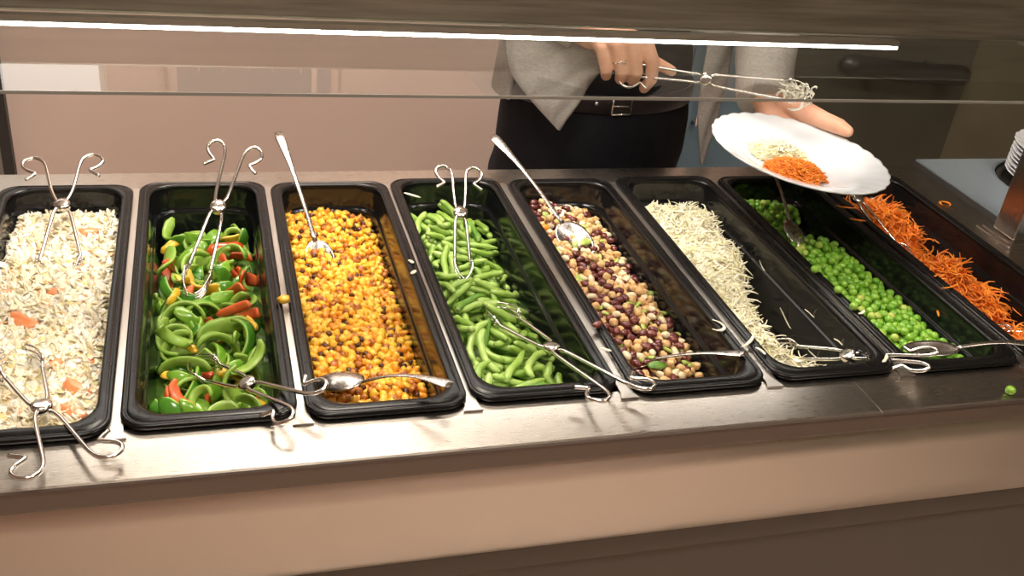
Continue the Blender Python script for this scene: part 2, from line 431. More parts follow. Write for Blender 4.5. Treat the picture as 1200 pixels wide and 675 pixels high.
sqr = [sq(k) for k in range(n)]
def snapc(l):
    for cx in (1.437, 2.02):
        for cy in (.20, .576):
            j = min(range(n), key=lambda q: (l[q][0] - cx) ** 2 + (l[q][1] - cy) ** 2); l[j] = (cx, cy)
snapc(sqr)
mb.loops([[(x, y, .0005) for x, y in sqr], [(x, y, .0115) for x, y in sqr], [(x * .999 + DX * .001, y * .999 + DY * .001, .0122) for x, y in sqr],
          [(DX + (x - DX) * 1.08, DY + (y - DY) * 1.02, .0122) for x, y in ring], [(x, y, .010) for x, y in ring], [(x, y, .0008) for x, y in ring]], 0, False, False, smooth=False)
mb.build('top_frame', M['bluesteel'], pdn)
mb = MB(); mb.box(1.434, 1.4368, .20, .576, .0005, .0095); mb.build('edge_strip', M['dark'], pdn)
mb = MB(); mb.loops([[(DX + (x - DX) * f, DY + (y - DY) * f, z) for x, y in ring] for f, z in ((.995, .0008), (.995, .006), (.90, .0055), (.88, .0012))], 0, True, False)
mb.build('well_lining', M['dark'], pdn)


def plate_mesh(mb, c, nrm, rad, hgt, mi=0, scal=28, N=112):
    nrm = Vector(nrm).normalized(); q = Vector((0, 0, 1)).rotation_difference(nrm)
    prof = [(0, 0), (.30, 0), (.56, .001), (.64, .004), (.72, .010), (.80, .014), (.9, .0172), (.98, .0192), (1.0, .0196), (1.0, .0176), (.97, .0165), (.9, .0146), (.8, .011), (.72, .007), (.64, .001), (.56, -.0022), (.3, -.0026), (0, -.0026)]
    rings = []
    for f, z in prof[1:-1]:
        r_ = []
        for k in range(N):
            a = 2 * PI * k / N
            k2 = abs(math.sin(a * scal / 2)); amp = max(0, (f - .6) / .4)
            rr = rad * f * (1 + .016 * amp * (k2 - .5)); zz = z * hgt / .0196 + .0009 * amp * (k2 - .5)
            r_.append(Vector(c) + q @ Vector((rr * math.cos(a), rr * math.sin(a), zz - hgt)))
        rings.append(r_)
    mb.loops(rings, mi, True, True)


PLATELAB = ['topmost white scalloped plate of the stack in the dispenser', 'white scalloped plate second from the top of the dispenser stack', 'white scalloped plate third from the top of the dispenser stack',
            'white scalloped plate fourth from the top of the dispenser stack', 'white scalloped plate fifth from the top of the dispenser stack', 'white scalloped plate sixth from the top of the dispenser stack',
            'white scalloped plate second from the bottom of the dispenser stack', 'lowest white scalloped plate of the dispenser stack']
for k in range(8):
    mb = MB(); z = .075 - k * .0072
    plate_mesh(mb, (DX + .0015 * math.sin(k * 2.1), DY + .0015 * math.cos(k * 1.7), z), (.0, 0, 1), .1, .0125, scal=24, N=96)
    o = mb.build('plate', M['plate'], None, origin=(DX, DY, z - .0125)); tag(o, PLATELAB[k], 'plate', 'plates stacked in the dispenser')


# ------------------------------------------------------------------ heaps: drop each piece onto a height field
class Heap:
    def __init__(s, x0, x1, y0, y1, g=.0015):
        s.x0, s.y0, s.g = x0, y0, g; s.nx = int((x1 - x0) / g); s.ny = int((y1 - y0) / g)
        s.x1, s.y1 = x1, y1
        s.H = np.zeros((s.nx, s.ny))

    def fill(s, f, low):
        for i in range(s.nx):
            for j in range(s.ny):
                s.H[i, j] = max(f((i + .5) / s.nx, (j + .5) / s.ny), low)

    def win(s, x, y, r):
        i0 = int((x - r - s.x0) / s.g); i1 = int((x + r - s.x0) / s.g) + 1
        j0 = int((y - r - s.y0) / s.g); j1 = int((y + r - s.y0) / s.g) + 1
        if i0 < 0 or j0 < 0 or i1 > s.nx or j1 > s.ny: return None
        gx = s.x0 + (np.arange(i0, i1) + .5) * s.g - x; gy = s.y0 + (np.arange(j0, j1) + .5) * s.g - y
        d2 = gx[:, None] ** 2 + gy[None, :] ** 2
        return (slice(i0, i1), slice(j0, j1)), np.where(d2 < r * r, np.sqrt(np.maximum(r * r - d2, 0)), -1)

    def rest(s, sp, x, y):
        z = -9
        for dx, dy, dz, r in sp:
            w_ = s.win(x + dx, y + dy, r)
            if w_ is None: return None
            sl, cap = w_
            z = max(z, float(np.max(np.where(cap >= 0, s.H[sl] + cap, -9))) - dz)
        return z

    def commit(s, sp, x, y, z, sink=1.0):
        for dx, dy, dz, r in sp:
            sl, cap = s.win(x + dx, y + dy, r)
            s.H[sl] = np.maximum(s.H[sl], np.where(cap >= 0, z + dz + cap * sink, -9))

    def at(s, x, y):
        i = min(max(int((x - s.x0) / s.g), 0), s.nx - 1); j = min(max(int((y - s.y0) / s.g), 0), s.ny - 1)
        return float(s.H[i, j])


def drop(heap, chain, T, limit, K=10, sink=.9, maxn=3000, tiltmax=25, settle=.0008):
    """chain() -> (kind, list of spheres in the piece's frame). Yields placed matrices."""
    out = []; fails = 0
    while len(out) < maxn and fails < 40:
        kind, sp0, half = chain()
        best = None
        for _ in range(K):
            x = rng.uniform(heap.x0 + .003, heap.x1 - .003); y = rng.uniform(heap.y0 + .003, heap.y1 - .003)
            yaw = rng.uniform(0, 2 * PI)
            c, s_ = math.cos(yaw), math.sin(yaw); tilt = 0
            if half > .006:
                za = heap.at(x + c * half * .8, y + s_ * half * .8); zb = heap.at(x - c * half * .8, y - s_ * half * .8)
                tilt = math.atan2(za - zb, half * 1.6); tilt = max(-R(tiltmax), min(R(tiltmax), tilt))
            ct_, st = math.cos(tilt), math.sin(tilt)
            sp = [((a * ct_ - d_ * st) * c - b * s_, (a * ct_ - d_ * st) * s_ + b * c, a * st + d_ * ct_, r) for a, b, d_, r in sp0]
            z = heap.rest(sp, x, y)
            if z is None: continue
            tx = (x - heap.x0) / (heap.x1 - heap.x0); ty = (y - heap.y0) / (heap.y1 - heap.y0)
            sc = z - T(tx, ty)
            if best is None or sc < best[0]: best = (sc, x, y, z, yaw, tilt, sp)
        if best is None or best[0] > limit: fails += 1; continue
        fails = 0
        _, x, y, z, yaw, tilt, sp = best
        heap.commit(sp, x, y, z - settle, sink)
        m_ = Matrix.Translation((x, y, z - settle)) @ Matrix.Rotation(yaw, 4, 'Z') @ Matrix.Rotation(-tilt, 4, 'Y')
        out.append((kind, m_, (x, y, z)))
    return out


def inst(proto, m_, name=None):
    c = proto.copy(); COL.objects.link(c); c.matrix_world = m_; return c


def mesh_only(mb, name, mats):
    o = mb.build(name, mats, None, origin=(0, 0, 0)); me = o.data; bpy.data.objects.remove(o); return me


def join_into(mb_v, me, m_):
    """append mesh me (transformed) to lists"""
    co = np.empty(len(me.vertices) * 3); me.vertices.foreach_get('co', co); co = co.reshape(-1, 3)
    A = np.array(m_); co = co @ A[:3, :3].T + A[:3, 3]
    mb_v.append((co, me))


def build_joined(lst, name, origin, extra=None):
    """lst: [(verts, mesh)]; materials are merged by name"""
    mats = []; V = []; F = []; MI = []; o0 = 0
    cache = {}
    for co, me in lst:
        if me.name not in cache:
            cache[me.name] = ([tuple(p.vertices) for p in me.polygons], [p.material_index for p in me.polygons])
        pf, pm = cache[me.name]; idx = []
        for m_ in me.materials:
            if m_ not in mats: mats.append(m_)
            idx.append(mats.index(m_))
        V.append(co)
        F += [tuple(i + o0 for i in f) for f in pf]; MI += [idx[q] for q in pm]
        o0 += len(co)
    if extra is not None:
        if extra[2] not in mats: mats.append(extra[2])
        V.append(np.array(extra[0])); F += [tuple(i + o0 for i in f) for f in extra[1]]; MI += [mats.index(extra[2])] * len(extra[1])
    V = np.concatenate(V) - np.array(origin)
    me = bpy.data.meshes.new(name); me.from_pydata(V.tolist(), [], F)
    for m_ in mats: me.materials.append(m_)
    me.polygons.foreach_set('material_index', MI); me.polygons.foreach_set('use_smooth', [True] * len(F)); me.update()
    o = bpy.data.objects.new(name, me); COL.objects.link(o); o.location = origin
    return o


def mound(heap, f, drop_, m_, low, step=.004, nz=.0012):
    """closed mound under the top layer, bumpy"""
    nx = int((heap.x1 - heap.x0) / step); ny = int((heap.y1 - heap.y0) / step); V = []; F = []
    for i in range(nx + 1):
        for j in range(ny + 1):
            x = heap.x0 + (heap.x1 - heap.x0) * i / nx; y = heap.y0 + (heap.y1 - heap.y0) * j / ny
            z = f(i / nx, j / ny) - drop_ + nz * noise.noise(Vector((x * 300, y * 300, 0)))
            V.append((x, y, max(z, low)))
    for i in range(nx):
        for j in range(ny):
            a = i * (ny + 1) + j; F.append((a, a + ny + 1, a + ny + 2, a + 1))
    return V, F, m_


camv = Vector(cam.location)


def nearest(items, n):
    idx = sorted(range(len(items)), key=lambda k: (Vector(items[k][2]) - camv).length - items[k][3] * 3)
    return set(idx[:n])


def blob(seed, rx, ry, rz, sub=2, amp=.1, sq=0):
    """irregular rounded solid"""
    bm = bmesh.new(); bmesh.ops.create_icosphere(bm, subdivisions=sub, radius=1)
    for v in bm.verts:
        c = v.co.copy()
        if sq:
            m_ = max(abs(c.x), abs(c.y), abs(c.z)); c = c.lerp(c / m_, sq)
        k = 1 + amp * noise.noise(c * 1.6 + Vector((seed * 7.1, seed * 3.3, 0)))
        v.co = Vector((c.x * rx * k, c.y * ry * k, c.z * rz * k))
    mb = MB(); bm.verts.ensure_lookup_table()
    mb.add([v.co[:] for v in bm.verts], [[v.index for v in f.verts] for f in bm.faces]); bm.free()
    return mb


def reg(i, low=None):
    X, Y = PX[i], PY[i]
    return Heap(X + .0200, X + PW - .0200, Y + .025, Y + PL - .0190)


def zone(p, i):
    u = (p[0] - PX[i]) / PW; v = (p[1] - PY[i]) / PL
    a = 'at the near end of' if v < .2 else 'in the nearer half of' if v < .42 else 'around the middle of' if v < .6 else 'in the farther half of' if v < .8 else 'at the far end of'
    b = 'left side' if u < .36 else 'right side' if u > .64 else 'centre'
    return a, b


def scatter(items, meshes, names, labels, cats, group, n_ind, stuff_name, stuff_label, stuff_cat, origin, extra, per_kind_group=None, pan=0):
    """items: (kind, matrix, pos) -> nearest n_ind as individuals, rest joined"""
    it = [(k, m_, p, p[2]) for k, m_, p in items]
    pick = nearest(it, n_ind); lst = []
    for q, (k, m_, p, _) in enumerate(it):
        me = meshes[k][q % len(meshes[k])]
        if q in pick:
            o = bpy.data.objects.new(names[k], me); COL.objects.link(o); o.matrix_world = m_
            za, zb = zone(p, pan); tag(o, labels[k].replace('@', za) + ', ' + zb, cats[k], per_kind_group[k] if per_kind_group else group)
        else: join_into(lst, me, m_)
    if lst or extra:
        o = build_joined(lst, stuff_name, origin, extra); tag(o, stuff_label, stuff_cat, None, 'stuff')


def smooth(a, b, t): t = max(0, min(1, (t - a) / (b - a))); return t * t * (3 - 2 * t)


# --- sweetcorn (third pan)
def corn():
    h = reg(2)
    T = lambda u, v: -.040 + .012 * smooth(.75, 1, v) - .010 * smooth(.55, 1, u) + .006 * noise.noise(Vector((u * 3, v * 9, 1))) - .008 * smooth(.16, .0, v)
    h.fill(lambda u, v: T(u, v) - .009, -.098)
    meshes = []
    for k, mm in enumerate(('corn', 'corn2', 'corn3', 'corn4')):
        ms = []
        for q in range(3):
            mb = blob(q + k * 5, .0052 if k < 3 else .0036, .0043 if k < 3 else .003, .0036 if k < 3 else .0026, 2, .45, .62)
            ms.append(mesh_only(mb, 'corn_kernel', M[mm]))
        meshes.append(ms)

    def ch():
        k = rng.choice([0, 0, 0, 0, 0, 1, 1, 1, 2, 3, 2, 3]) if rng.random() < .8 else 0
        return int(k), [(0, 0, 0, .0037)], .004
    items = drop(h, ch, T, .0015, K=12, maxn=1900)
    jit = []
    for k, m_, p in items:
        jit.append((k, m_ @ Euler((rng.uniform(-.8, .8), rng.uniform(-.8, .8), 0)).to_matrix().to_4x4(), p))
    L = 'yellow sweetcorn kernel @ the sweetcorn pan'
    scatter(jit, meshes, ['sweetcorn_kernel'] * 4, [L, 'orange sweetcorn kernel @ the sweetcorn pan', 'browned sweetcorn kernel @ the sweetcorn pan', 'charred dark sweetcorn kernel @ the sweetcorn pan'],
            ['sweetcorn kernel'] * 4, None, 300, 'sweetcorn', 'yellow sweetcorn kernels filling the rest of the third black pan', 'sweetcorn', (PX[2] + .08, .25, -.06),
            mound(h, T, .010, M['corn2'], -.099), ['yellow kernels of the sweetcorn pan', 'orange kernels of the sweetcorn pan', 'browned kernels of the sweetcorn pan', 'charred kernels of the sweetcorn pan'], pan=2)
    o = bpy.data.objects.new('sweetcorn_kernel', meshes[0][1]); COL.objects.link(o); o.location = (.3395, .207, .0125)
    tag(o, 'lone yellow sweetcorn kernel fallen between the pepper pan and the sweetcorn pan', 'sweetcorn kernel')
    o.scale = (1.2, 1.2, 1.2)


# --- green beans (fourth pan)
def bean_mesh(L, r, bend, mats, seed):
    rnd = random.Random(seed); n = 12; pts = []; rr = []
    for k in range(n + 1):
        t = k / n - .5
        pts.append((L * t, bend * (t * t * 4 - .5) + .0012 * math.sin(t * 9 + seed), .0008 * math.sin(t * 7 + seed * 2)))
        rr.append(r * (1 + .08 * math.sin(t * 22 + seed)) * (.62 + .38 * min(1, (1 - abs(2 * t)) * 6)))
    if seed % 2: rr[0] = r * .3; rr[1] = r * .62; rr[2] = r * .85
    mb = MB(); mb.tube(pts, rr, 10, caps=True, flat=(1, .85)); mb.m[-1] = 1; mb.m[-2] = 1
    return mesh_only(mb, 'green_bean', mats)


def beans():
    h = reg(3)
    T = lambda u, v: -.034 - .020 * smooth(.5, 1, u) - .012 * smooth(.14, 0, v) + .005 * noise.noise(Vector((u * 3, v * 7, 4))) - .012 * smooth(.90, 1, v) - .024 * smooth(.08, .0, abs(v - .60)) * smooth(.2, .45, u)*0 + .004
    h.fill(lambda u, v: T(u, v) - .022, -.098)
    kinds = []; meshes = []
    for k in range(14):
        L = [.045, .055, .062, .07, .05, .036, .078, .058, .066, .048, .06, .04, .072, .052][k]
        b_ = [.002, -.004, .006, .001, .005, .001, .009, -.002, .012, .001, -.006, .0, .003, .008][k]
        mm = ['bean', 'bean2', 'bean3', 'bean', 'bean2', 'bean', 'bean'][k % 7]
        kinds.append((L, b_)); meshes.append([bean_mesh(L, .0046, b_, [M[mm], M['beancut']], k)])

    def ch():
        k = int(rng.integers(0, 14)); L, b_ = kinds[k]; sp = []
        for q in range(9):
            t = q / 8 - .5; sp.append((L * t * .95, b_ * (t * t * 4 - .5), 0, .0042))
        return k, sp, L / 2
    items = drop(h, ch, T, .006, K=14, maxn=420, tiltmax=32, sink=.75)
    D = ''
    def dn(k):
        L, b_ = kinds[k]; c = ['mid-green', 'pale', 'dark green', 'mid-green', 'pale', 'mid-green', 'mid-green'][k % 7]
        return ('short ' if L < .049 else 'long ' if L > .065 else '') + ('curved ' if abs(b_) > .007 else 'straight ') + c + ' bean @ the green bean pan'
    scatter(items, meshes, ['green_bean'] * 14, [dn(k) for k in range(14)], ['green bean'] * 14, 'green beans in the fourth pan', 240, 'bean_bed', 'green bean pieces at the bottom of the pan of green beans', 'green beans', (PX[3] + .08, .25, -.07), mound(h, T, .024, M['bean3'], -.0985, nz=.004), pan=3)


# --- peas (seventh pan)
def peas():
    h = reg(6)
    def T(u, v):
        z = -.014 - .012 * smooth(.45, 1, u) + .004 * noise.noise(Vector((u * 3, v * 7, 9)))
        z -= .050 * smooth(.13, .04, abs(v - .80)) * smooth(.25, .5, u)
        z -= .012 * smooth(.90, 1, v)
        z -= .010 * smooth(.80, 1.0, u) * smooth(.05, .25, v)
        return z
    h.fill(lambda u, v: T(u, v) - .016, -.098)
    meshes = []
    for k, (mm, c) in enumerate((('pea', 3), ('pea2', 3), ('pea3', 1))):
        meshes.append([mesh_only(blob(k * 4 + q, .0057 + .0002 * q, .0056, .0054 + .0002 * q, 3, .05), 'pea', M[mm]) for q in range(c)])
    def ch(): return int(rng.choice([0, 0, 0, 1, 1, 1, 1, 2] if rng.random() < .5 else [0, 1])), [(0, 0, 0, .0055)], .004
    items = drop(h, ch, T, .0025, K=12, maxn=900, settle=.0002, sink=1.0)
    G = 'round green pea @ the pea pan'
    scatter(items, meshes, ['green_pea'] * 3, ['darker ' + G, 'light ' + G, 'yellowish pea @ the pea pan'], ['pea'] * 3, None, 300, 'pea_heap', 'green peas at the back and bottom of the pea pan', 'peas', (PX[6] + .08, .25, -.06),
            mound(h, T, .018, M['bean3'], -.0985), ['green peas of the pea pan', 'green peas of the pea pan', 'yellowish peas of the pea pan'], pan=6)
    for x, y, z, lab in [(1.0330, .168, .0130, 'single pea on the rim between the cabbage pan and the pea pan, farther of three'), (1.0420, .137, .0130, 'middle of three single peas on the rim beside the pea pan'),
                         (.9950, .262, .0128, 'single pea resting on the rim of the cabbage pan'), (1.1280, -.0500, .0050, 'lone green pea lying on the steel counter edge'),
                         (1.0310, .128, .0130, 'nearest of three single peas on the rim beside the pea pan')]:
        if x < 1: x, y = 1.0300, .222; lab = 'small single pea on the rim beside the pea pan, nearest the back'
        o = bpy.data.objects.new('green_pea', meshes[1][0]); COL.objects.link(o); o.location = (x, y, z); tag(o, lab, 'pea')


# --- kidney bean and chickpea salad (fifth pan)
def kidney_mesh(k, mm):
    pts = []; rr = []; n = 10
    for q in range(n + 1):
        t = q / n - .5; pts.append((.0125 * t, .0035 * (4 * t * t), 0)); rr.append(.0050 * math.sqrt(max(.02, 1 - (2 * t) ** 2 * .97)))
    mb = MB(); mb.tube(pts, rr, 12, flat=(1.0, .82)); return mesh_only(mb, 'kidney_bean', mm)


def kidney():
    h = reg(4)
    T = lambda u, v: -.020 - .022 * smooth(.4, 1, u) - .026 * smooth(.3, .0, v) + .005 * noise.noise(Vector((u * 3, v * 7, 2))) + .0
    h.fill(lambda u, v: T(u, v) - .011, -.098)
    meshes = [[kidney_mesh(0, M['kidney'])], [kidney_mesh(1, M['kidney2'])], [mesh_only(blob(q, .0056, .0052, .0050, 3, .25), 'chickpea', M['chick']) for q in range(3)],
              [mesh_only(blob(9 + q, .0072, .0048, .0040, 2, .2), 'white_bean', M['whitebean']) for q in range(2)], [mesh_only(blob(20 + q, .0060, .0042, .0022, 2, .3, .5), 'pepper_dice', M['leek']) for q in range(2)]]
    def ch():
        k = int(rng.choice([0, 0, 0, 1, 2, 2, 2, 2, 2, 3, 3, 4]))
        if k < 2: return k, [(-.003, 0, 0, .0042), (.003, 0, 0, .0042), (0, 0, 0, .0046)], .006
        return k, [(0, 0, 0, [0, 0, .0050, .0043, .0030][k])], .004
    items = drop(h, ch, T, .002, K=12, maxn=750)
    jit = []
    for k, m_, p in items:
        a = .3 if k < 2 else .7
        jit.append((k, m_ @ Euler((rng.uniform(-a, a), rng.uniform(-a, a), 0)).to_matrix().to_4x4(), p))
    scatter(jit, meshes, ['kidney_bean', 'kidney_bean', 'chickpea', 'white_bean', 'pepper_piece'],
            ['dark red kidney bean @ the bean salad', 'lighter brownish kidney bean @ the bean salad', 'tan chickpea @ the bean salad', 'pale cream bean @ the bean salad', 'small green diced piece @ the bean salad'],
            ['kidney bean', 'kidney bean', 'chickpea', 'bean', 'vegetable piece'], None, 620, 'bean_salad', 'beans and chickpeas at the far and lower parts of the mixed bean pan', 'bean salad', (PX[4] + .08, .25, -.06),
            mound(h, T, .012, M['kidney2'], -.0985), ['dark kidney beans of the bean salad', 'brownish kidney beans of the bean salad', 'chickpeas of the bean salad', 'cream beans of the bean salad', 'green dice of the bean salad'], pan=4)
    o = bpy.data.objects.new('kidney_bean', meshes[1][0]); COL.objects.link(o); o.location = (.6855, .1205, .0125); o.rotation_euler = (0, 0, .5)
    tag(o, 'lone reddish kidney bean on the black rim beside the green beans', 'kidney bean')
    # larger pieces on top
    for x, y, yaw, mm, lab in [(.722, .195, .9, 'leaf', 'dark green leaf piece at the edge of the mixed bean salad'), (.757, .092, .1, 'leaf', 'green pepper sliver in the near end of the mixed bean salad'),
                               (.760, .365, .6, 'leek', 'pale green vegetable chunk near the spoon in the mixed bean salad'), (.722, .285, 1.5, 'leek', 'light green sliver beside the spoon in the mixed bean salad')]:
        mb = blob(x * 31, .013, .006, .0025, 3, .3)
        for i_, v in enumerate(mb.v): mb.v[i_] = (v[0], v[1], v[2] - v[0] ** 2 * 12 + .001)
        o = mb.build('vegetable_piece', M[mm], None, origin=(0, 0, 0)); o.location = (x, y, h.at(x, y) + .002); o.rotation_euler = (.25, .1, yaw); tag(o, lab, 'vegetable piece')
    for x, y in ((.7035, .432), (.7085, .415)):
        o = blob(x * 91, .007, .006, .005, 2, .3, .6).build('carrot_piece', M['carrot'], None, origin=(0, 0, 0)); o.location = (x + .006, y, h.at(x + .006, y) + .002)
        tag(o, 'orange carrot chunk at the back left corner of the bean salad' if y > .42 else 'orange carrot chunk just below the spoon neck in the bean salad', 'carrot piece')
    return h


# --- pepper strips (second pan)
def pepper_mesh(rad, sweep, wdt, thk, hgt, seed, outer, inner, straight=False):
    """curved strip: outer side skin, other sides flesh"""
    n = 16; V = []; F = []; MI = []; rnd = random.Random(seed)
    L = rad * R(sweep); rings = []
    sec = [(0.5, -.42), (.62, -.2), (.66, 0), (.62, .2), (.5, .42), (.2, .5), (-.25, .42), (-.42, .15), (-.42, -.15), (-.25, -.42), (.2, -.5)]
    for k in range(n + 1):
        t = k / n; a = R(sweep) * (t - .5)
        rr = rad * (1 + .10 * math.sin(t * 5 + seed)); f = min(1, (.35 + min(t, 1 - t) * 5))
        if straight:
            c = Vector((0, (t - .5) * L, 0)); d_ = Vector((1, 0, 0)); c.x = -.12 * L * (2 * t - 1) ** 2
        else:
            c = Vector((rr * math.cos(a) - rad, rr * math.sin(a), 0)); d_ = Vector((math.cos(a), math.sin(a), 0))
        c.z = .10 * wdt * math.sin(t * 4 + seed)
        tw = .4 * math.sin(t * 3 + seed * 1.3)
        up = Vector((0, 0, 1)); dd = d_ * math.cos(tw) + up * math.sin(tw); uu = up * math.cos(tw) - d_ * math.sin(tw)
        rings.append([c + dd * (p[0] * thk * (.6 + .4 * f)) + uu * (p[1] * hgt * f) for p in sec])
    ns = len(sec); vs = [p for r_ in rings for p in r_]
    for i in range(n):
        for j in range(ns):
            a = i * ns + j; b = i * ns + (j + 1) % ns; F.append((a, b, b + ns, a + ns)); MI.append(0 if j < 4 else 1)
    F.append(tuple(range(ns))[::-1]); MI.append(1); F.append(tuple(n * ns + j for j in range(ns))); MI.append(1)
    mb = MB(); mb.add(vs, F); mb.m = MI
    return mesh_only(mb, 'pepper_strip', [outer, inner])


def peppers():
    h = reg(1)
    T = lambda u, v: -.052 + .007 * noise.noise(Vector((u * 3, v * 7, 5))) + .004 * smooth(.9, .5, v) - .008 * smooth(.1, 0, v) - .02 * smooth(.90, 1, v) - .014 * smooth(.10, .0, math.hypot(u - .15, (v - .22) * 2))
    h.fill(lambda u, v: T(u, v) - .036, -.098)
    spec = []; meshes = []; cols = []
    S = [(.024, 190, 'g'), (.030, 130, 'g'), (.022, 230, 'l'), (.034, 110, 'l'), (.03, 150, 'g'), (.045, 80, 'l'), (.026, 170, 'l'), (.04, 70, 'r'), (.03, 90, 'r'), (.024, 150, 'y'), (.035, 75, 'y'), (.06, 62, 'g'), (.055, 60, 'l'), (.018, 200, 'g'), (.05, 55, 'r'), (.014, 150, 'g'), (.020, 90, 'l'), (.011, 220, 'l'), (.034, 50, 'g'), (.028, 58, 'y'), (.032, 52, 'l')]
    for k, (rad, sw, c) in enumerate(S):
        o_, i_ = {'g': ('pepg', 'pepgi'), 'l': ('pepl', 'pepgi'), 'r': ('pepr', 'pepri'), 'y': ('pepy', 'pepyi')}[c]
        hg = [.018, .013, .015, .020, .015, .018, .013, .014, .012, .017, .012, .019, .022, .014, .017, .012, .015, .010, .016, .010, .018][k]
        meshes.append([pepper_mesh(rad, sw, .01, .0048, hg, k, M[o_], M[i_], straight=(sw < 66))]); spec.append((rad, sw, hg)); cols.append(c)
    wts = np.array([1.3, 1.3, 1.2, 1.3, 1.2, 1.3, 1.0, .9, .8, .6, .6, 1, 1, 1.2, .9, .7, .7, .5, 1.0, .6, 1.0]); wts /= wts.sum()

    def ch():
        k = int(rng.choice(21, p=wts)); rad, sw, hg = spec[k]; sp = []
        for q in range(9):
            t = q / 8; a = R(sw) * (t - .5) * .95
            if sw < 66: sp.append((0, (t - .5) * rad * R(sw), 0, hg * .30))
            else: sp.append((rad * math.cos(a) - rad, rad * math.sin(a), 0, hg * .30))
        return k, sp, .0
    items = drop(h, ch, T, .012, K=10, maxn=520, sink=.6)
    its = []
    for k, m_, p in items:
        a = .95; its.append((k, m_ @ Euler((rng.uniform(-a, a), rng.uniform(-a, a), 0)).to_matrix().to_4x4(), p))
    SH = ['straight' if q[1] < 66 else 'tightly curled' if q[1] > 140 else 'curved' for q in spec]
    LB = {'g': ('dark green pepper strip @ the pepper pan', 'dark green pepper strips'), 'l': ('light green pepper strip @ the pepper pan', 'light green pepper strips'),
          'r': ('red pepper strip @ the pepper pan', 'red pepper strips'), 'y': ('yellow pepper strip @ the pepper pan', 'yellow pepper strips')}
    scatter(its, meshes, ['pepper_strip'] * 21, [SH[q] + ' ' + LB[c][0] for q, c in enumerate(cols)], ['pepper strip'] * 21, None, 999, 'pepper_bed', 'dark layer of pepper at the bottom of the pepper pan', 'peppers', (PX[1] + .08, .25, -.08),
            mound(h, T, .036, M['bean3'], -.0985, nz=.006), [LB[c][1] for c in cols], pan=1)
    return h


# --- shreds and flakes
def shred_mesh(L, wd_, th, curl, seed, m_, wob=.25):
    rnd = random.Random(seed); n = 8; pts = []; a = 0; p = Vector((0, 0, 0)); b = rnd.uniform(-.3, .3)
    for k in range(n + 1):
        pts.append(p.copy()); a += curl / n * (1 + rnd.uniform(-.6, .6)); b += rnd.uniform(-wob, wob)
        p = p + Vector((math.cos(a), math.sin(a), math.sin(b) * .4)) * (L / n)
    c = sum(pts, Vector()) / len(pts); pts = [q - c for q in pts]
    rr = [wd_ * (.45 + .55 * min(1, min(k, n - k) / 2)) * rnd.uniform(.8, 1.1) for k in range(n + 1)]
    mb = MB(); mb.tube(pts, rr, 6, flat=(1, th / wd_)); return mesh_only(mb, 'shred', m_)


def flake_mesh(a, b, seed, m_):
    rnd = random.Random(seed); nx, ny = 5, 3; top = []; bend = rnd.uniform(-60, 60); tw = rnd.uniform(-40, 40)
    for i in range(nx + 1):
        for j in range(ny + 1):
            u = i / nx - .5; v = j / ny - .5
            x = u * a * (1 + rnd.uniform(-.12, .12)); y = v * b * (1.1 - abs(u) * .9) * (1 + rnd.uniform(-.15, .15)) + u * b * .3
            z = bend * (x * x) * .8 + tw * x * y + .0006 * rnd.uniform(-1, 1)
            top.append((x, y, z))
    V = [(x, y, z + .0007) for x, y, z in top] + [(x, y, z - .0007) for x, y, z in top]; F = []; m1 = ny + 1; N = len(top)
    for i in range(nx):
        for j in range(ny):
            q = i * m1 + j; F.append((q, q + m1, q + m1 + 1, q + 1)); F.append((N + q, N + q + 1, N + q + m1 + 1, N + q + m1))
    edge = [i * m1 for i in range(nx + 1)] + [nx * m1 + j for j in range(1, m1)] + [i * m1 + ny for i in range(nx - 1, -1, -1)] + [j for j in range(ny - 1, 0, -1)]
    for q in range(len(edge)):
        e0, e1 = edge[q], edge[(q + 1) % len(edge)]; F.append((e0, e1, N + e1, N + e0))
    mb = MB(); mb.add(V, F); return mesh_only(mb, 'flake', m_)


def shred_heap(h, T, kinds, name, label, cat, origin, mm, low, maxn, limit=.002, tilt=.5, md=.006, rad=.0012, sink=.6, nz=.0015, K=8):
    """kinds: list of (mesh, half-length)"""
    h.fill(lambda u, v: T(u, v) - md, low)
    def ch():
        k = int(rng.integers(0, len(kinds))); hl = kinds[k][1]
        return k, [(-hl * .7, 0, 0, rad), (0, 0, 0, rad), (hl * .7, 0, 0, rad)], hl
    items = drop(h, ch, T, limit, K=K, maxn=maxn, sink=sink, settle=.0004)
    lst = []
    for k, m_, p in items:
        join_into(lst, kinds[k][0], m_ @ Euler((rng.uniform(-tilt, tilt), rng.uniform(-tilt, tilt), 0)).to_matrix().to_4x4())
    ex = mound(h, T, md + .0005, mm, low, nz=nz)
    # keep only the mound cells that stand above the pan floor
    V, F, m__ = ex; F = [f for f in F if max(V[i][2] for i in f) > low + .0004]
    o = build_joined(lst, name, origin, (V, F, m__)) if F else build_joined(lst, name, origin)
    return tag(o, label, cat, None, 'stuff'), items


def lone(name, me, loc, rot, label, cat):
    o = bpy.data.objects.new(name, me); COL.objects.link(o); o.location = loc; o.rotation_euler = rot; tag(o, label, cat); return o


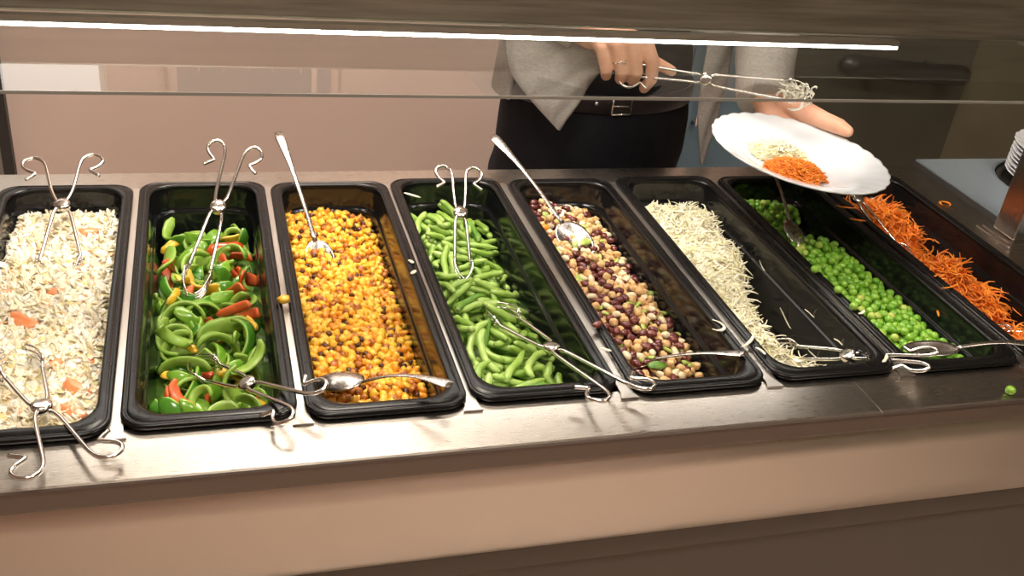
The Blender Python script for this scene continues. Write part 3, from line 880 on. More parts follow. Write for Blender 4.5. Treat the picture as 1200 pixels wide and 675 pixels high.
def cabbage():
    h = reg(5)
    def T(u, v):
        e = .95 + .12 * noise.noise(Vector((v * 6, 0, 3))) - .45 * smooth(.75, .30, v) + .7 * smooth(.20, .08, v)
        z = -.018 - .010 * smooth(.9, .2, v) - .035 * smooth(.22, .06, v) + .005 * noise.noise(Vector((u * 4, v * 9, 2)))
        z -= .016 * smooth(.90, 1, v)
        return max(z - .085 * smooth(e - .10, e + .30, u), -.112)
    ks = [(shred_mesh(L * 1.25, .0014, .0006, c * 1.5, s_, M[mm], .5), L / 2.0) for L, c, s_, mm in
          [(.022, 1.6, 1, 'cab'), (.03, 2.0, 2, 'cab'), (.035, 1.3, 3, 'cab2'), (.026, 2.4, 4, 'cab'), (.018, .4, 5, 'cab'), (.04, 1.2, 6, 'cab'), (.03, .3, 7, 'cab2'), (.024, 3.0, 8, 'cab'), (.028, 1.0, 9, 'cab')]]
    ks += [(flake_mesh(.018, .007, 31, M['cab']), .008), (flake_mesh(.014, .008, 32, M['cab2']), .006), (flake_mesh(.022, .005, 33, M['cab']), .009), (flake_mesh(.02, .006, 34, M['slaw2']), .009)]
    ks += [(shred_mesh(L, .0018, .0007, c, s_, M['cab']), L / 2) for L, c, s_ in ((.03, 2.2, 41), (.022, 1.2, 42), (.036, .8, 43))]
    shred_heap(h, T, ks, 'shredded_cabbage', 'heap of shredded white cabbage in the sixth pan', 'shredded cabbage', (PX[5] + .06, .25, -.06), M['cab'], -.0985, 3000, tilt=.55, nz=.003)
    # pieces lying alone on rims
    S = [((.5358, .4740, .0098), (0, .1, -.55), .024, 'thin white cabbage shred on the rim between sweetcorn and green beans', .3),
         ((.4990, .288, .0095), (0, 0, .3), .010, 'small white cabbage scrap on the rim beside the green beans, farther of two', 2.5),
         ((.4975, .262, .0095), (0, 0, .2), .008, 'small white cabbage scrap on the rim beside the green beans, nearer of two', .8),
         ((.7345, .406, .0098), (0, 0, .35), .018, 'curved white cabbage shred on the rim between bean salad and cabbage', 1.0),
         ((.6790, .0745, .0098), (0, 0, -1.0), .014, 'short white cabbage piece on the rim below the lone kidney bean', .2),
         ((.8330, .105, .0110), (0, 0, -.9), .045, 'long curled white cabbage shred hanging over the bean pan edge', 2.8),
         ((.8560, .072, .0110), (0, 0, .2), .034, 'thick white cabbage shred across the rim at the near end of the bean pan', .8),
         ((.8600, .050, .0110), (0, 0, .9), .016, 'small cabbage clump on the near corner rim of the bean pan', 2.0),
         ((1.0370, .118, .0100), (0, 0, -.1), .014, 'white cabbage scrap between two peas on the pea pan rim', 1.0),
         ((1.0060, .020, .0100), (0, 0, .2), .016, 'cabbage scrap by the pivot of the tongs on the cabbage pan', 1.0),
         ((.122, .082, .0100), (0, 0, .9), .009, 'tiny cabbage flake on the front rim of the coleslaw pan', .5)]
    for i_, (loc, rot, L, lab, c) in enumerate(S):
        lone('cabbage_shred', shred_mesh(L, .0022 if L > .012 else .003, .0011, c, 50 + i_, M['cab']), loc, rot, lab, 'cabbage shred')
    # scraps stuck on the bare right wall and floor of the pan
    fx = PX[5] + PW - .0205
    for i_, (y, z, L, rot) in enumerate([(.295, -.024, .022, 1.1), (.205, -.052, .034, 1.2), (.165, -.020, .020, .5), (.150, -.062, .016, -.6), (.128, -.058, .018, .5), (.108, -.064, .018, .9), (.098, -.018, .014, .3), (.07, -.05, .02, 1.0)]):
        x = fx - .0195 + .0195 + (z + .031) / .057 * .0045 - .0003 if z < -.031 else PX[5] + PW - .0168
        lone('cabbage_shred', shred_mesh(L, .0016, .0009, 1.0, 80 + i_, M['cab']), (x - .0015, y, z), (rot, 0, PI / 2), ['pale cabbage shred stuck on the pan wall beside the far end of the cabbage', 'longest cabbage shred stuck low on the bare wall of the cabbage pan',
             'thin cabbage shred on the upper wall of the cabbage pan', 'cabbage shred low on the wall near the middle of the cabbage pan', 'curled cabbage shred on the wall above the tongs', 'wide cabbage scrap on the wall just above the tongs pivot',
             'short cabbage shred high on the wall near the tongs', 'cabbage shred low on the wall at the near end of the cabbage pan'][i_], 'cabbage shred')
    return h


def slaw():
    h = Heap(PX[0] + .0185, PX[0] + PW - .0185, PY[0] + .0235, PY[0] + PL - .0175)
    T = lambda u, v: -.014 + .006 * noise.noise(Vector((u * 3, v * 8, 7))) - .012 * smooth(.10, 0, v) - .012 * smooth(.96, 1, v) - .006 * (smooth(.88, 1, u) + smooth(.12, 0, u)) - .006 * smooth(.0, .3, v) * 0
    ks = []
    for s_ in range(16):
        mm = ['slaw', 'slaw2', 'slaw', 'slaw2', 'slaw3', 'slaw2', 'slaw', 'slaw4' if s_ == 7 else 'slaw2'][s_ % 8]
        a = [.018, .014, .021, .016, .013, .019, .017, .018][s_ % 8]; b = [.010, .008, .0065, .011, .009, .008, .006, .009][s_ % 8]
        ks.append((flake_mesh(a, b, s_, M[mm]), a / 2))
    for s_ in range(4): ks.append((shred_mesh(.016, .0014, .0008, 1.2, 90 + s_, M['slaw2']), .008))
    shred_heap(h, T, ks, 'coleslaw', 'heap of chopped cream-coloured coleslaw filling the first pan', 'coleslaw', (PX[0] + .08, .25, -.04), M['slaw'], -.0985, 3000, limit=.001, tilt=.75, md=.007, nz=.002)
    for i_, (x, y, yaw, s_, lab) in enumerate([(.063, .238, -.7, .016, 'orange tomato wedge lying on the middle of the coleslaw'), (.094, .292, .1, .010, 'orange tomato sliver between the legs of the far tongs in the coleslaw'),
                                          (.128, .105, -.8, .014, 'orange tomato piece near the right front of the coleslaw'), (.107, .150, .8, .010, 'small tomato piece halfway down the coleslaw'), (.117, .438, .2, .012, 'tomato piece at the far end of the coleslaw'),
                                          (.139, .150, 1.3, .008, 'pink tomato fleck at the right side of the coleslaw'), (.040, .300, .5, .007, 'small peach-coloured piece at the left side of the coleslaw'), (.130, .065, -.5, .012, 'tomato piece in the near right corner of the coleslaw')]):
        s_ *= 1.25; mb = blob(40 + i_, s_, s_ * .45, s_ * .28, 3, .25)
        for q, v in enumerate(mb.v): mb.v[q] = (v[0], v[1] + v[0] ** 2 * 12, v[2])
        o = mb.build('tomato_piece', M['tomato'], None, origin=(0, 0, 0)); o.location = (x, y, h.at(x, y) + s_ * .22); o.rotation_euler = (.35, .1, yaw); tag(o, lab, 'tomato piece')
    return h


def carrots():
    h = reg(7)
    def T(u, v):
        z = -.095
        for cu, cv, ru, rv, hh in ((.40, .82, .75, .21, .066), (.60, .74, .42, .14, .050), (.30, .45, .65, .17, .066), (.52, .34, .52, .14, .052), (.50, .12, .9, .15, .044), (.15, .60, .40, .14, .035)):
            d_ = math.hypot((u - cu) / ru, (v - cv) / rv); z = max(z, -.100 + (hh + .03) * (1 - d_ * d_) * 1.1 if d_ < 1 else -.1)
        return z + .004 * noise.noise(Vector((u * 5, v * 12, 2)))
    ks = [(shred_mesh(L * 1.2, .0015, .0010, c, s_, M[mm], .4), L / 2.2) for L, c, s_, mm in
          [(.03, 1.6, 11, 'carrot'), (.04, 2.4, 12, 'carrot'), (.05, 3.2, 13, 'carrot'), (.026, .8, 14, 'carrot2'), (.035, 4.2, 15, 'carrot'), (.045, 1.0, 16, 'carrot2'), (.02, .4, 17, 'carrot')]]
    shred_heap(h, T, ks, 'grated_carrot', 'heaps of orange grated carrot in the last pan', 'grated carrot', (PX[7] + .06, .25, -.06), M['carrot2'], -.0965, 2000, limit=.003, tilt=.6, sink=.8, K=14)
    for i_, (loc, yaw, L, c, lab) in enumerate([((1.389, .425, .0025), .3, .040, 4.2, 'curled orange carrot shred lying on the steel beside the dispenser'),
                                               ((1.2080, .215, .0105), .8, .014, .3, 'small carrot shred on the rim between peas and carrot, farther of two'), ((1.2035, .196, .0105), .3, .011, .3, 'small carrot shred on the rim between peas and carrot, nearer of two'),
                                               ((1.205, .166, .0110), .1, .045, .9, 'long pale carrot shred crossing the rim beside the peas'), ((1.170, .135, -.010), .9, .014, .3, 'carrot sliver on the wall of the pea pan'),
                                               ((1.190, .405, .0105), -.9, .03, .6, 'carrot shred on the rim below the white plate'), ((1.1855, .362, .0105), -.6, .024, .4, 'carrot shred on the far rim beside the peas'),
                                               ((1.1180, .300, -.035), .2, .022, 2.4, 'curled carrot shred lying on the peas')]):
        lone('carrot_shred', shred_mesh(L, .0022 if i_ == 0 else .0016, .0011, c, 120 + i_, M['carrot'], .05), loc, (0, 0, yaw), lab, 'carrot shred')
    wx = PX[7] + PW - .0215
    for i_, (y, z, L, rot) in enumerate([(.36, -.03, .012, .9), (.335, -.05, .010, 1.2), (.23, -.035, .014, -.6), (.17, -.04, .018, .6), (.15, -.05, .014, -.5), (.39, -.045, .01, .5)]):
        lone('carrot_shred', shred_mesh(L, .0014, .001, .6, 140 + i_, M['carrot']), (wx - (.002 if z < -.04 else .0), y, z), (rot, 0, PI / 2),
             ['carrot scrap on the far wall of the carrot pan', 'lower carrot scrap on the far wall of the carrot pan', 'carrot scrap on the wall beside the nearer carrot heap', 'longest carrot scrap on the near wall of the carrot pan', 'slanting carrot scrap low on the near wall of the carrot pan', 'tiny carrot scrap farthest along the carrot pan wall'][i_], 'carrot shred')
    return h


corn(); beans(); peas(); HK = kidney(); peppers(); HC = cabbage(); HS = slaw(); carrots()


# ------------------------------------------------------------------ tongs and spoons
def frame(G, H, side):
    G = Vector(G); H = Vector(H); t = (H - G).normalized(); s_ = Vector(side); s_ = (s_ - t * s_.dot(t)).normalized(); return G, H, t, s_, t.cross(s_)


def tongs(G, H, side, op, label, r=.0022, head=.042, hand=1.0, lift=.0, claw_open=.0, pv=.43, curl=1, spread=1.0):
    G, H, t, s_, w_ = frame(G, H, side); L = (H - G).length; P = G + t * (L * pv)
    T = thing('serving_tongs', label, 'tongs', tuple(G), 'wire serving tongs on the salad bar')

    def W(a, b, c=0): return G + t * a + s_ * b + w_ * c
    for k in (1, -1):
        ang = op * k; ca, sa = math.cos(ang), math.sin(ang)

        def rot(a, b, c=0):
            da = a - L * pv; return W(L * pv + da * ca + b * sa, -da * sa + b * ca, c)
        z = .0012 * k; sp = spread
        hp = [(L * pv, .001), (L * pv - .012, .006), (L * pv - .030, .009 * sp), (.040, .010 * sp), (.018, .011 * sp), (.006, .015 * sp), (.000, .024 * sp), (.004, .034 * sp), (.013, .038 * sp), (.022, .034 * sp), (.030, .025 * sp), (.033, .026 * sp), (.041, .037 * sp)]
        mb = MB(); mb.tube([rot(a, b * k, z) for a, b in [tuple(q) for q in catmull([(x_, y_) for x_, y_ in hp], 5)]], r, 8)
        lp_ = [(L * pv, -.001), (L * pv + .010, -.006), (L * pv + .025, -.008), (L - head, -.010), (L - head + .004, -.010)]
        mb.tube([rot(a, b * k, z) for a, b in catmull(lp_, 5)], r, 8)
        arm = mb.build('arm', M['wire'], T)
        # claw: a comb of bent wires
        mb = MB()
        for q in (-1.5, -.5, .5, 1.5):
            pts = [(L - head, -.010, 0), (L - head + .010, -.011 - .001 * abs(q), q * .0055), (L - .015, -.010, q * .0062), (L - .003, -.004, q * .006), (L, .000, q * .006)]
            mb.tube([rot(a, b * k, c + z) for a, b, c in catmull(pts, 4)], r * .62, 6)
        mb.tube([rot(L - head + .011, -.0115 * k, c) for c in (-.009, 0, .009)], r * .7, 6)
        mb.build('claw', M['wire'], T)
    mb = MB(); rings = []
    for c, f in ((-.0040, .6), (-.0034, 1), (.0034, 1), (.0044, .55)):
        rings.append([P + (t * math.cos(2 * PI * k / 20) + s_ * math.sin(2 * PI * k / 20)) * (.0098 * f) + w_ * c for k in range(20)])
    mb.loops(rings, 0); mb.build('pivot_disc', M['wire'], T)
    return T


def spoon(E, B, up, label, bl=.032, bw=.021, dep=.008, hw=.0075, neck=.0032, bend=.010, flip=1, group='serving spoons on the salad bar'):
    """E handle end, B bowl centre"""
    E = Vector(E); B = Vector(B); t = (B - E).normalized(); u = Vector(up); u = (u - t * u.dot(t)).normalized(); v = t.cross(u); D = (B - E).length
    T = thing('serving_spoon', label, 'spoon', tuple(E), group)
    mb = MB(); rings = []; n = 18
    for k in range(n + 1):
        f = k / n; a = f * (D - bl * .93)
        wd_ = hw * (1 - .55 * smooth(0, .45, f)) * (1 - .25 * smooth(.0, -.01, f)) ; wd_ = max(wd_ * (1 - .6 * smooth(.4, .95, f)), neck)
        if k == 0: wd_ *= .72
        z = bend * math.sin(PI * f) * .7 + bend * .5 * (1 - f); th = .0009 + .0008 * smooth(.5, 1, f)
        c = E + t * a + u * z
        rings.append([c + v * (math.cos(2 * PI * j / 12) * wd_) + u * (math.sin(2 * PI * j / 12) * th) for j in range(12)])
    mb.loops(rings, 0); mb.build('handle', M['spoon'], T)
    mb = MB(); nr = 8; na = 28; top = []
    for i in range(nr + 1):
        r_ = i / nr; ring = []
        for j in range(na):
            a = 2 * PI * j / na; x = math.cos(a) * r_; y = math.sin(a) * r_
            egg = 1 - .12 * x
            ring.append((x * bl, y * bw * egg, -dep * (1 - r_ * r_) * flip))
        top.append(ring)
    def W(p, o): return B + t * p[0] + v * p[1] + u * (p[2] + o)
    L1 = [[W(p, .0) for p in r_] for r_ in top[1:]]; L2 = [[W(p, -.0012) for p in r_] for r_ in top[1:]]
    mb.loops(L1 + L2[::-1], 0, True, True); mb.build('bowl', M['spoon'], T)
    return T


X1 = Vector((1, 0, 0))
tongs((.083, .553, .040), (.092, .350, -.022), (1, 0, 0), .13, 'wire tongs with spread handles standing at the far end of the coleslaw', pv=.46, head=.02, spread=1.0)
tongs((.144, -.060, .018), (.070, .152, -.006), (1, .30, 0), .09, 'wire tongs lying over the near rim of the coleslaw pan', pv=.50, spread=.95)
tongs((.303, .499, .077), (.239, .304, -.036), (1, .0, 0), .03, 'wire tongs leaning at the far end of the pepper pan', pv=.44, spread=.85)
tongs((.345, -.010, .030), (.241, .165, -.042), (.55, .5, .25), .02, 'wire tongs resting over the near rim of the pepper pan', pv=.50, spread=.78)
tongs((.600, .480, .050), (.571, .296, -.030), (1, 0, 0), .0, 'wire tongs standing at the far end of the green bean pan', pv=.42, spread=.85)
tongs((.664, -.030, .026), (.592, .226, -.030), (1, .35, 0), .05, 'wire tongs lying diagonally over the near half of the green beans', pv=.52, spread=.9)
tongs((1.045, -.010, .026), (.938, .150, -.062), (.6, .6, .25), .01, 'wire tongs resting over the near rim of the cabbage pan', pv=.48, spread=.55)
tongs((1.190, .500, .060), (1.262, .312, -.045), (1, .3, 0), .02, 'wire tongs stuck in the far carrot heap below the white plate', pv=.42)
tongs((1.420, -.030, .030), (1.235, .118, -.040), (.5, .7, .3), .02, 'wire tongs resting in the near end of the carrot pan', pv=.55, spread=.6)
spoon((.3625, .600, .048), (.402, .395, -.040), (0, -.3, 1), 'steel spoon stuck in the far end of the sweetcorn', bl=.030, bw=.018, flip=1)
spoon((.486, -.002, .026), (.387, .088, -.018), (0, 0, 1), 'steel spoon turned face down at the near end of the sweetcorn', bl=.030, bw=.020, flip=-1, bend=.014)
spoon((.672, .575, .054), (.748, .375, -.014), (-.1, -.45, 1), 'large steel spoon leaning at the far end of the bean salad', bl=.036, bw=.023, hw=.008)
spoon((.838, .044, .010), (.735, .120, -.040), (0, 0, 1), 'steel spoon half buried at the near end of the bean salad', bl=.03, bw=.02, bend=.006)
spoon((1.085, .525, .062), (1.085, .358, -.010), (.3, -.4, 1), 'steel spoon resting among the peas behind the white plate', bl=.030, bw=.020, flip=-1)
spoon((1.215, .012, .016), (1.085, .040, .006), (0, 0, 1), 'steel spoon lying across the near rim of the pea pan', bl=.034, bw=.016, dep=.006, hw=.009, bend=.008)

# ------------------------------------------------------------------ the held plate
PC = Vector((1.0685, .380, .1145)); PN = Vector((.085, -.045, .995)).normalized()
mb = MB(); plate_mesh(mb, PC, PN, .128, .020, scal=30, N=120)
o = mb.build('plate', M['plate'], None, origin=tuple(PC - PN * .02)); tag(o, 'white scalloped plate of cabbage and carrot held out over the pans', 'plate')
PQ = Vector((0, 0, 1)).rotation_difference(PN)


def plate_pile(name, cu, cv, ru, rv, hh, kinds, m_, label, cat, n_):
    lst = []
    for q in range(n_):
        a = rng.uniform(0, 2 * PI); r_ = math.sqrt(rng.uniform(0, 1)); x = cu + ru * r_ * math.cos(a); y = cv + rv * r_ * math.sin(a)
        d_ = math.hypot(x, y) / .128; base = -.0185 + .0135 * smooth(.55, .95, d_)
        z = base + hh * (1 - r_ * r_) * rng.uniform(.55, 1.0) + .0015
        p = PC + PQ @ Vector((x, y, z))
        join_into(lst, kinds[q % len(kinds)], Matrix.Translation(p) @ Euler((rng.uniform(-.5, .5), rng.uniform(-.5, .5), rng.uniform(0, 6.3))).to_matrix().to_4x4())
    o = build_joined(lst, name, tuple(PC)); tag(o, label, cat, None, 'stuff')


cs = [shred_mesh(L, .0012, .0007, c, 200 + i_, M[mm]) for i_, (L, c, mm) in enumerate([(.02, 1.5, 'cab'), (.026, 2.5, 'cab2'), (.018, .6, 'cab2'), (.024, 3.5, 'cab'), (.03, 1.2, 'cab')])]
ks = [shred_mesh(L, .0012, .0009, c, 220 + i_, M[mm]) for i_, (L, c, mm) in enumerate([(.012, 1.0, 'carrot'), (.016, 1.6, 'carrot'), (.014, .5, 'carrot2'), (.02, 2.0, 'carrot')])]
plate_pile('shredded_cabbage', -.020, .018, .040, .038, .020, cs, M['cab'], 'portion of shredded cabbage on the held white plate', 'shredded cabbage', 800)
plate_pile('grated_carrot', -.022, -.036, .044, .036, .016, ks, M['carrot'], 'portion of grated carrot on the held white plate', 'grated carrot', 620)

# tongs in the hand, with the shreds they hold
tongs((.880, .618, .150), (1.118, .468, .168), (.1, .25, 1), .03, 'wire tongs held in the hand, lifting cabbage over the plate', pv=.46, head=.04, spread=.62)
lst = []
hs = [shred_mesh(L, .0019, .0009, c, 300 + i_, M['slaw2'], .5) for i_, (L, c) in enumerate([(.02, 1.5), (.028, 3.0), (.018, .8), (.024, 4)])]
for q in range(60):
    f = rng.uniform(-.5, .35); p = Vector((1.106, .474, .166)) + Vector((.042 * f, -.026 * f, 0)) + Vector((rng.uniform(-.006, .006), rng.uniform(-.006, .006), rng.uniform(-.014, .010)))
    join_into(lst, hs[q % 4], Matrix.Translation(p) @ Euler((rng.uniform(-.6, .6), rng.uniform(-1.3, 1.3), rng.uniform(-1.2, .6))).to_matrix().to_4x4())
hang = shred_mesh(.045, .0024, .0010, 1.6, 333, M['slaw2'])
join_into(lst, hang, Matrix.Translation((1.104, .468, .146)) @ Euler((0, R(70), .4)).to_matrix().to_4x4())
o = build_joined(lst, 'shredded_cabbage', (1.11, .47, .16)); tag(o, 'clump of cabbage shreds gripped in the held tongs', 'shredded cabbage', None, 'stuff')


# ------------------------------------------------------------------ the person
person = thing('person', 'person in a light grey cardigan and black trousers serving salad onto a plate', 'person', (.93, .86, FZ))


def capsule_chain(bm_l, pts, rr, seg=14):
    """tapered tube with round ends"""
    P = [Vector(p) for p in pts]
    a = (P[0] - P[1]).normalized(); b = (P[-1] - P[-2]).normalized()
    Q = []; S = []
    for f in (.98, .8, .45): Q.append(P[0] + a * rr[0] * f); S.append(rr[0] * math.sqrt(1 - f * f))
    for i_ in range(len(P)): Q.append(P[i_]); S.append(rr[i_])
    for f in (.45, .8, .98): Q.append(P[-1] + b * rr[-1] * f); S.append(rr[-1] * math.sqrt(1 - f * f))
    bm_l.tube(Q, S, seg)


def ell_loft(mb, secs, n=28):
    """secs: (cx, cy, z, rx, ry)"""
    mb.loops([[(cx + rx * math.cos(2 * PI * k / n), cy + ry * math.sin(2 * PI * k / n), z) for k in range(n)] for cx, cy, z, rx, ry in secs], 0)


def remesh(mb, voxel, smooth_it=6):
    me = bpy.data.meshes.new('t'); me.from_pydata(mb.v, [], mb.f); me.update()
    o_ = bpy.data.objects.new('t', me); COL.objects.link(o_)
    md = o_.modifiers.new('r', 'REMESH'); md.mode = 'VOXEL'; md.voxel_size = voxel
    sm = o_.modifiers.new('s', 'SMOOTH'); sm.iterations = smooth_it; sm.factor = .5
    dg = bpy.context.evaluated_depsgraph_get(); ev = o_.evaluated_get(dg); m2 = bpy.data.meshes.new_from_object(ev)
    out = MB(); out.add([v.co[:] for v in m2.vertices], [tuple(p.vertices) for p in m2.polygons])
    bpy.data.objects.remove(o_); return out


def merge(a, b):
    a.add(b.v, b.f); return a


SR, ER, WR = (.755, .85, .50), (.650, .800, .290), (.842, .662, .190)
SL, EL, WL = (1.105, .85, .50), (1.200, .800, .285), (1.108, .575, .132)
# body: coarse trunk, legs, head
cb_ = MB()
ell_loft(cb_, [(.937, .84, -.10, .150, .095), (.937, .84, -.02, .155, .10), (.937, .84, .08, .142, .09), (.925, .845, .20, .132, .09), (.93, .85, .32, .155, .11), (.93, .855, .44, .165, .10), (.93, .86, .52, .13, .08), (.93, .86, .56, .06, .055), (.93, .855, .62, .055, .055)])
capsule_chain(cb_, [(.860, .84, -.08), (.84, .835, -.42), (.835, .86, -.80)], [.080, .055, .038]); capsule_chain(cb_, [(1.0, .84, -.06), (1.01, .835, -.42), (1.015, .86, -.80)], [.085, .055, .038])
capsule_chain(cb_, [(.835, .86, -.84), (.83, .74, -.865)], [.04, .032]); capsule_chain(cb_, [(1.015, .86, -.84), (1.02, .74, -.865)], [.04, .032])
capsule_chain(cb_, [SR, ER], [.05, .038]); capsule_chain(cb_, [SL, EL], [.05, .038])
ell_loft(cb_, [(.93, .815, .630, .035, .05), (.93, .82, .655, .055, .075), (.93, .825, .70, .070, .088), (.93, .83, .75, .074, .093), (.93, .835, .80, .068, .086), (.93, .84, .835, .045, .06), (.93, .84, .85, .015, .02)])
capsule_chain(cb_, [(.93, .738, .735), (.93, .722, .705)], [.009, .012]); capsule_chain(cb_, [(.853, .845, .72), (.853, .85, .745)], [.010, .012]); capsule_chain(cb_, [(1.007, .845, .72), (1.007, .85, .745)], [.010, .012])
capsule_chain(cb_, [(.912, .742, .672), (.948, .742, .672)], [.008, .008])
body = remesh(cb_, .011, 6)
hb = MB()
capsule_chain(hb, [ER, tuple(Vector(ER).lerp(Vector(WR), .35)), WR], [.040, .040, .026])
capsule_chain(hb, [EL, tuple(Vector(EL).lerp(Vector(WL), .35)), WL], [.040, .040, .027])
# hand around the tongs: back of hand, four curled fingers, thumb
I, Md, Rg, Pk = (.905, .604, .196), (.883, .604, .193), (.864, .611, .187), (.846, .622, .177)
for k_, r0 in ((I, .0125), (Md, .0125), (Rg, .012), (Pk, .0115)):
    capsule_chain(hb, [WR, tuple(Vector(WR).lerp(Vector(k_), .5) + Vector((0, 0, .004))), k_], [.019, .0155, r0])
capsule_chain(hb, [(.895, .625, .178), (.86, .64, .170)], [.015, .014]); capsule_chain(hb, [(.885, .635, .192), (.855, .65, .182)], [.014, .015])
capsule_chain(hb, [I, (.920, .594, .166), (.924, .599, .139), (.920, .610, .121)], [.0125, .0112, .0098, .0082])
capsule_chain(hb, [Md, (.897, .598, .150), (.902, .616, .130), (.908, .632, .137)], [.0124, .0106, .0092, .0078])
capsule_chain(hb, [Rg, (.876, .604, .149), (.883, .622, .131), (.890, .638, .138)], [.0120, .0104, .0090, .0076])
capsule_chain(hb, [Pk, (.854, .614, .148), (.862, .630, .133), (.869, .645, .140)], [.0110, .0096, .0084, .0072])
capsule_chain(hb, [(.862, .66, .186), (.900, .658, .172), (.938, .646, .155), (.972, .632, .142)], [.017, .0135, .0108, .0086])
# hand under and over the plate rim
capsule_chain(hb, [WL, (1.128, .535, .118), (1.146, .500, .104)], [.025, .021, .017])
capsule_chain(hb, [WL, (1.108, .530, .104), (1.112, .500, .088)], [.024, .019, .015]); capsule_chain(hb, [(1.13, .55, .118), (1.128, .510, .096)], [.022, .017])
capsule_chain(hb, [(1.122, .548, .126), (1.142, .504, .124), (1.160, .474, .1225), (1.174, .452, .1215), (1.181, .440, .119)], [.021, .0180, .0138, .0122, .0094])
for q, (kx, ky, kz, tx, ty, tz) in enumerate([(1.150, .490, .094, 1.140, .420, .076), (1.134, .488, .088, 1.110, .412, .077), (1.116, .490, .084, 1.084, .418, .079), (1.100, .498, .084, 1.062, .436, .082)]):
    k_ = Vector((kx, ky, kz)); e_ = Vector((tx, ty, tz)); m_ = k_.lerp(e_, .5) + Vector((0, 0, -.008)); capsule_chain(hb, [k_, m_, e_], [.0115, .0098, .0076 if q < 3 else .0068])
hands = remesh(hb, .0022, 5)
merge(body, hands)
bo = body.build('body', M['skin'], person)

# eyes and brows
for ex in (.905, .955):
    mb = blob(1, .0115, .006, .0065, 3, 0); mb.v = [(v[0] + ex, v[1] + .7475, v[2] + .752) for v in mb.v]; ey = mb.build('eye', mat('eye_white', (.8, .78, .75), .2, rvar=.02), person)
    mb = blob(1, .0050, .0022, .0050, 3, 0); mb.v = [(v[0] + ex, v[1] + .7418, v[2] + .752) for v in mb.v]; mb.build('iris', M['hair'], ey, origin=person['_o'])
    mb = MB(); mb.tube([(ex - .014, .748, .768), (ex, .743, .772), (ex + .014, .748, .768)], [.0015, .0024, .0015], 6); mb.build('eyebrow', M['hair'], person)
mb = MB(); mb.tube([(.908, .7365, .672), (.93, .7335, .674), (.952, .7365, .672)], [.0015, .0035, .0015], 8); mb.build('lips', mat('lip_pink', (.5, .18, .15), .4, rvar=.05), person)

# hair
hm = MB()
ell_loft(hm, [(.93, .885, .56, .07, .03), (.93, .88, .64, .080, .055), (.93, .87, .72, .086, .085), (.93, .852, .80, .083, .095), (.93, .845, .85, .055, .065), (.93, .845, .866, .02, .025)])
remesh(hm, .009, 4).build('hair', M['hair'], person)

# trousers and top
tm = MB()
ell_loft(tm, [(.935, .84, -.17, .170, .112), (.940, .84, -.06, .180, .122), (.940, .84, .00, .178, .122), (.938, .84, .060, .168, .117)])
capsule_chain(tm, [(.852, .84, -.12), (.842, .835, -.42), (.832, .86, -.78)], [.100, .078, .062]); capsule_chain(tm, [(1.0, .84, -.12), (1.012, .835, -.42), (1.018, .86, -.78)], [.100, .078, .062])
remesh(tm, .008, 5).build('trousers', M['trousers'], person)
tp = MB()
ell_loft(tp, [(.938, .84, .055, .171, .119), (.938, .84, .12, .164, .116), (.92, .845, .22, .150, .113), (.93, .85, .33, .166, .122), (.93, .855, .44, .176, .113), (.93, .86, .525, .135, .088), (.93, .86, .56, .068, .063)])
remesh(tp, .008, 5).build('top', M['top'], person)
# belt, buckle, studs
bt = MB(); n = 64
for zz in (0,):
    L = []
    for rr, z in ((.1755, .036), (.1775, .038), (.1775, .066), (.1755, .068), (.171, .068), (.171, .036)):
        L.append([(.938 + rr * math.cos(2 * PI * k / n), .84 + (rr - .0505) * math.sin(2 * PI * k / n), z) for k in range(n)])
    bt.loops(L + [L[0]], 0, False, False)
belt = bt.build('belt', M['belt'], person)
mb = MB(); bx_, by_ = .934, .710
mb.tube([(bx_ - .017, by_ + .001, .038), (bx_ + .017, by_ + .002, .038), (bx_ + .017, by_ + .002, .068), (bx_ - .017, by_ + .001, .068), (bx_ - .017, by_ + .001, .038)], .0022, 8)
mb.tube([(bx_ - .017, by_, .053), (bx_ + .012, by_, .053)], .0016, 8)
mb.build('buckle', M['wire'], belt, origin=person['_o'])
mb = MB()
for a in (-.045,):
    mb.add(*[(lambda m_: (m_.v, m_.f))(blob(5, .004, .0025, .004, 2, 0))][0]); mb.v = [(v[0] + bx_ + a, v[1] + .714, v[2] + .056) for v in mb.v]
mb.build('stud', M['wire'], belt, origin=person['_o'])
# ring
rg = MB(); rc = Vector((.8705, .6072, .165)); ax = Vector((.012, -.007, -.038)).normalized(); u_ = ax.orthogonal().normalized(); v_ = ax.cross(u_)
rg.tube([rc + u_ * (.0113 * math.cos(2 * PI * k / 24)) + v_ * (.0113 * math.sin(2 * PI * k / 24)) for k in range(25)], .0011, 6)
rg.add(*[(lambda m_: ([(v[0] + rc.x + .003, v[1] + rc.y - .0125, v[2] + rc.z) for v in m_.v], m_.f))(blob(2, .0026, .002, .0026, 1, 0))][0])
rg.build('ring', M['gold'], person)
# shoes
for x in (.832, 1.018):
    sm_ = MB(); capsule_chain(sm_, [(x, .895, -.86), (x, .82, -.865), (x - .003, .72, -.872)], [.036, .040, .028]); s2 = remesh(sm_, .006, 3)
    s2.v = [(v[0], v[1], max(v[2], FZ)) for v in s2.v]; s2.build('shoe', M['belt'], person)


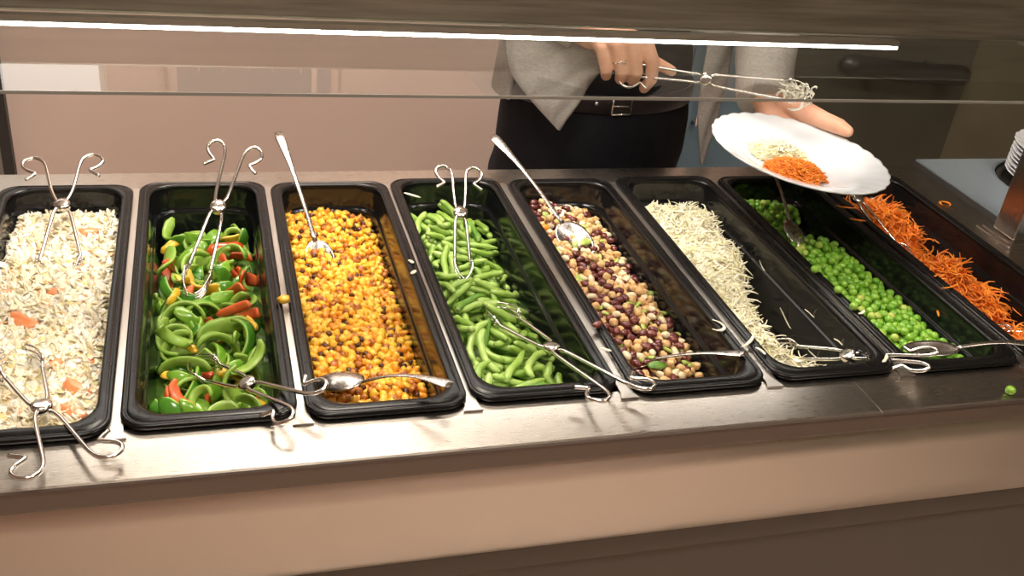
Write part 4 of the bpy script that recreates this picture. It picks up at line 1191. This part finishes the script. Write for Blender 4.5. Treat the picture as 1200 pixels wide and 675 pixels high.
# cardigan: back and sides, two open fronts, sleeves
def patch(mb, left, right, bulge, n=14, m_=12, th=.004, nrm=(0, -1, 0)):
    """sheet between two edge curves (top to bottom) bulging along nrm"""
    A = catmull(left, n); B = catmull(right, n); k = min(len(A), len(B)); N_ = Vector(nrm)
    rows = []
    for i_ in range(k):
        row = []
        for j in range(m_ + 1):
            f = j / m_; p = Vector(A[i_]).lerp(Vector(B[i_]), f)
            wid = (Vector(A[i_]) - Vector(B[i_])).length
            p += N_ * (bulge * min(1, wid / .08) * math.sin(PI * f) + .0022 * math.sin(i_ * .5 + f * 9) * min(1, wid / .05)); row.append(p)
        rows.append(row)
    rings = []
    for row in rows:
        rings.append([p + N_ * th / 2 for p in row] + [p - N_ * th / 2 for p in row[::-1]])
    mb.loops(rings, 0, True, True)


card = thing('t', None, None, (0, 0, 0)); bpy.data.objects.remove(card)
cd = MB()
patch(cd, [(.735, .79, .47), (.715, .755, .30), (.718, .722, .19), (.726, .700, .120), (.760, .688, .075), (.814, .682, .023)],
      [(.880, .755, .50), (.895, .722, .34), (.902, .702, .22), (.886, .694, .145), (.856, .688, .088), (.818, .682, .022)], .012)
patch(cd, [(.985, .755, .50), (.992, .722, .34), (1.035, .706, .22), (1.060, .700, .160), (1.066, .696, .06), (1.092, .694, -.044)],
      [(1.125, .79, .47), (1.135, .760, .30), (1.135, .735, .22), (1.118, .715, .150), (1.112, .704, .06), (1.098, .694, -.048)], .008)
back = MB(); n = 26; rings = []
for z, rx, ry, cy in ((.03, .178, .138, .848), (.10, .172, .134, .848), (.20, .168, .130, .852), (.32, .180, .136, .855), (.44, .196, .126, .86), (.52, .165, .105, .865), (.555, .095, .075, .865)):
    o_, i__ = [], []
    for k in range(n + 1):
        a = R(-22 + 224 * k / n); o_.append((.925 + rx * math.cos(a), cy + ry * math.sin(a), z)); i__.append((.925 + (rx - .005) * math.cos(a), cy + (ry - .005) * math.sin(a), z))
    rings.append(o_ + i__[::-1])
cd.loops(rings, 0, True, True)
cardigan = cd.build('cardigan', M['knit'], person)
sv = MB()
capsule_chain(sv, [(.765, .85, .49), ER, tuple(Vector(ER).lerp(Vector(WR), .5)), tuple(Vector(ER).lerp(Vector(WR), .93))], [.068, .060, .054, .040])
sv2 = MB()
capsule_chain(sv2, [(1.095, .85, .49), EL, tuple(Vector(EL).lerp(Vector(WL), .45) + Vector((0, 0, .0))), tuple(Vector(EL).lerp(Vector(WL), 1.08))], [.068, .062, .056, .042])
for s__, wr, er in ((sv, WR, ER), (sv2, WL, EL)):
    r_ = remesh(s__, .006, 4); d_ = (Vector(wr) - Vector(er)).normalized()
    cut = Vector(er).lerp(Vector(wr), .93 if wr is WR else 1.08)
    out = []
    for v in r_.v:
        p = Vector(v); k = (p - cut).dot(d_)
        if k > 0:  # flat cuff end
            p = p - d_ * k
        p += Vector((0, 0, 1)) * .0022 * math.sin((p - Vector(er)).dot(d_) * 130 + 3 * noise.noise(p * 12)); out.append(tuple(p))
    r_.v = out; r_.build('sleeve', M['knit'], cardigan, origin=person['_o'])

for ob in bpy.data.objects:
    if '_o' in ob: del ob['_o']
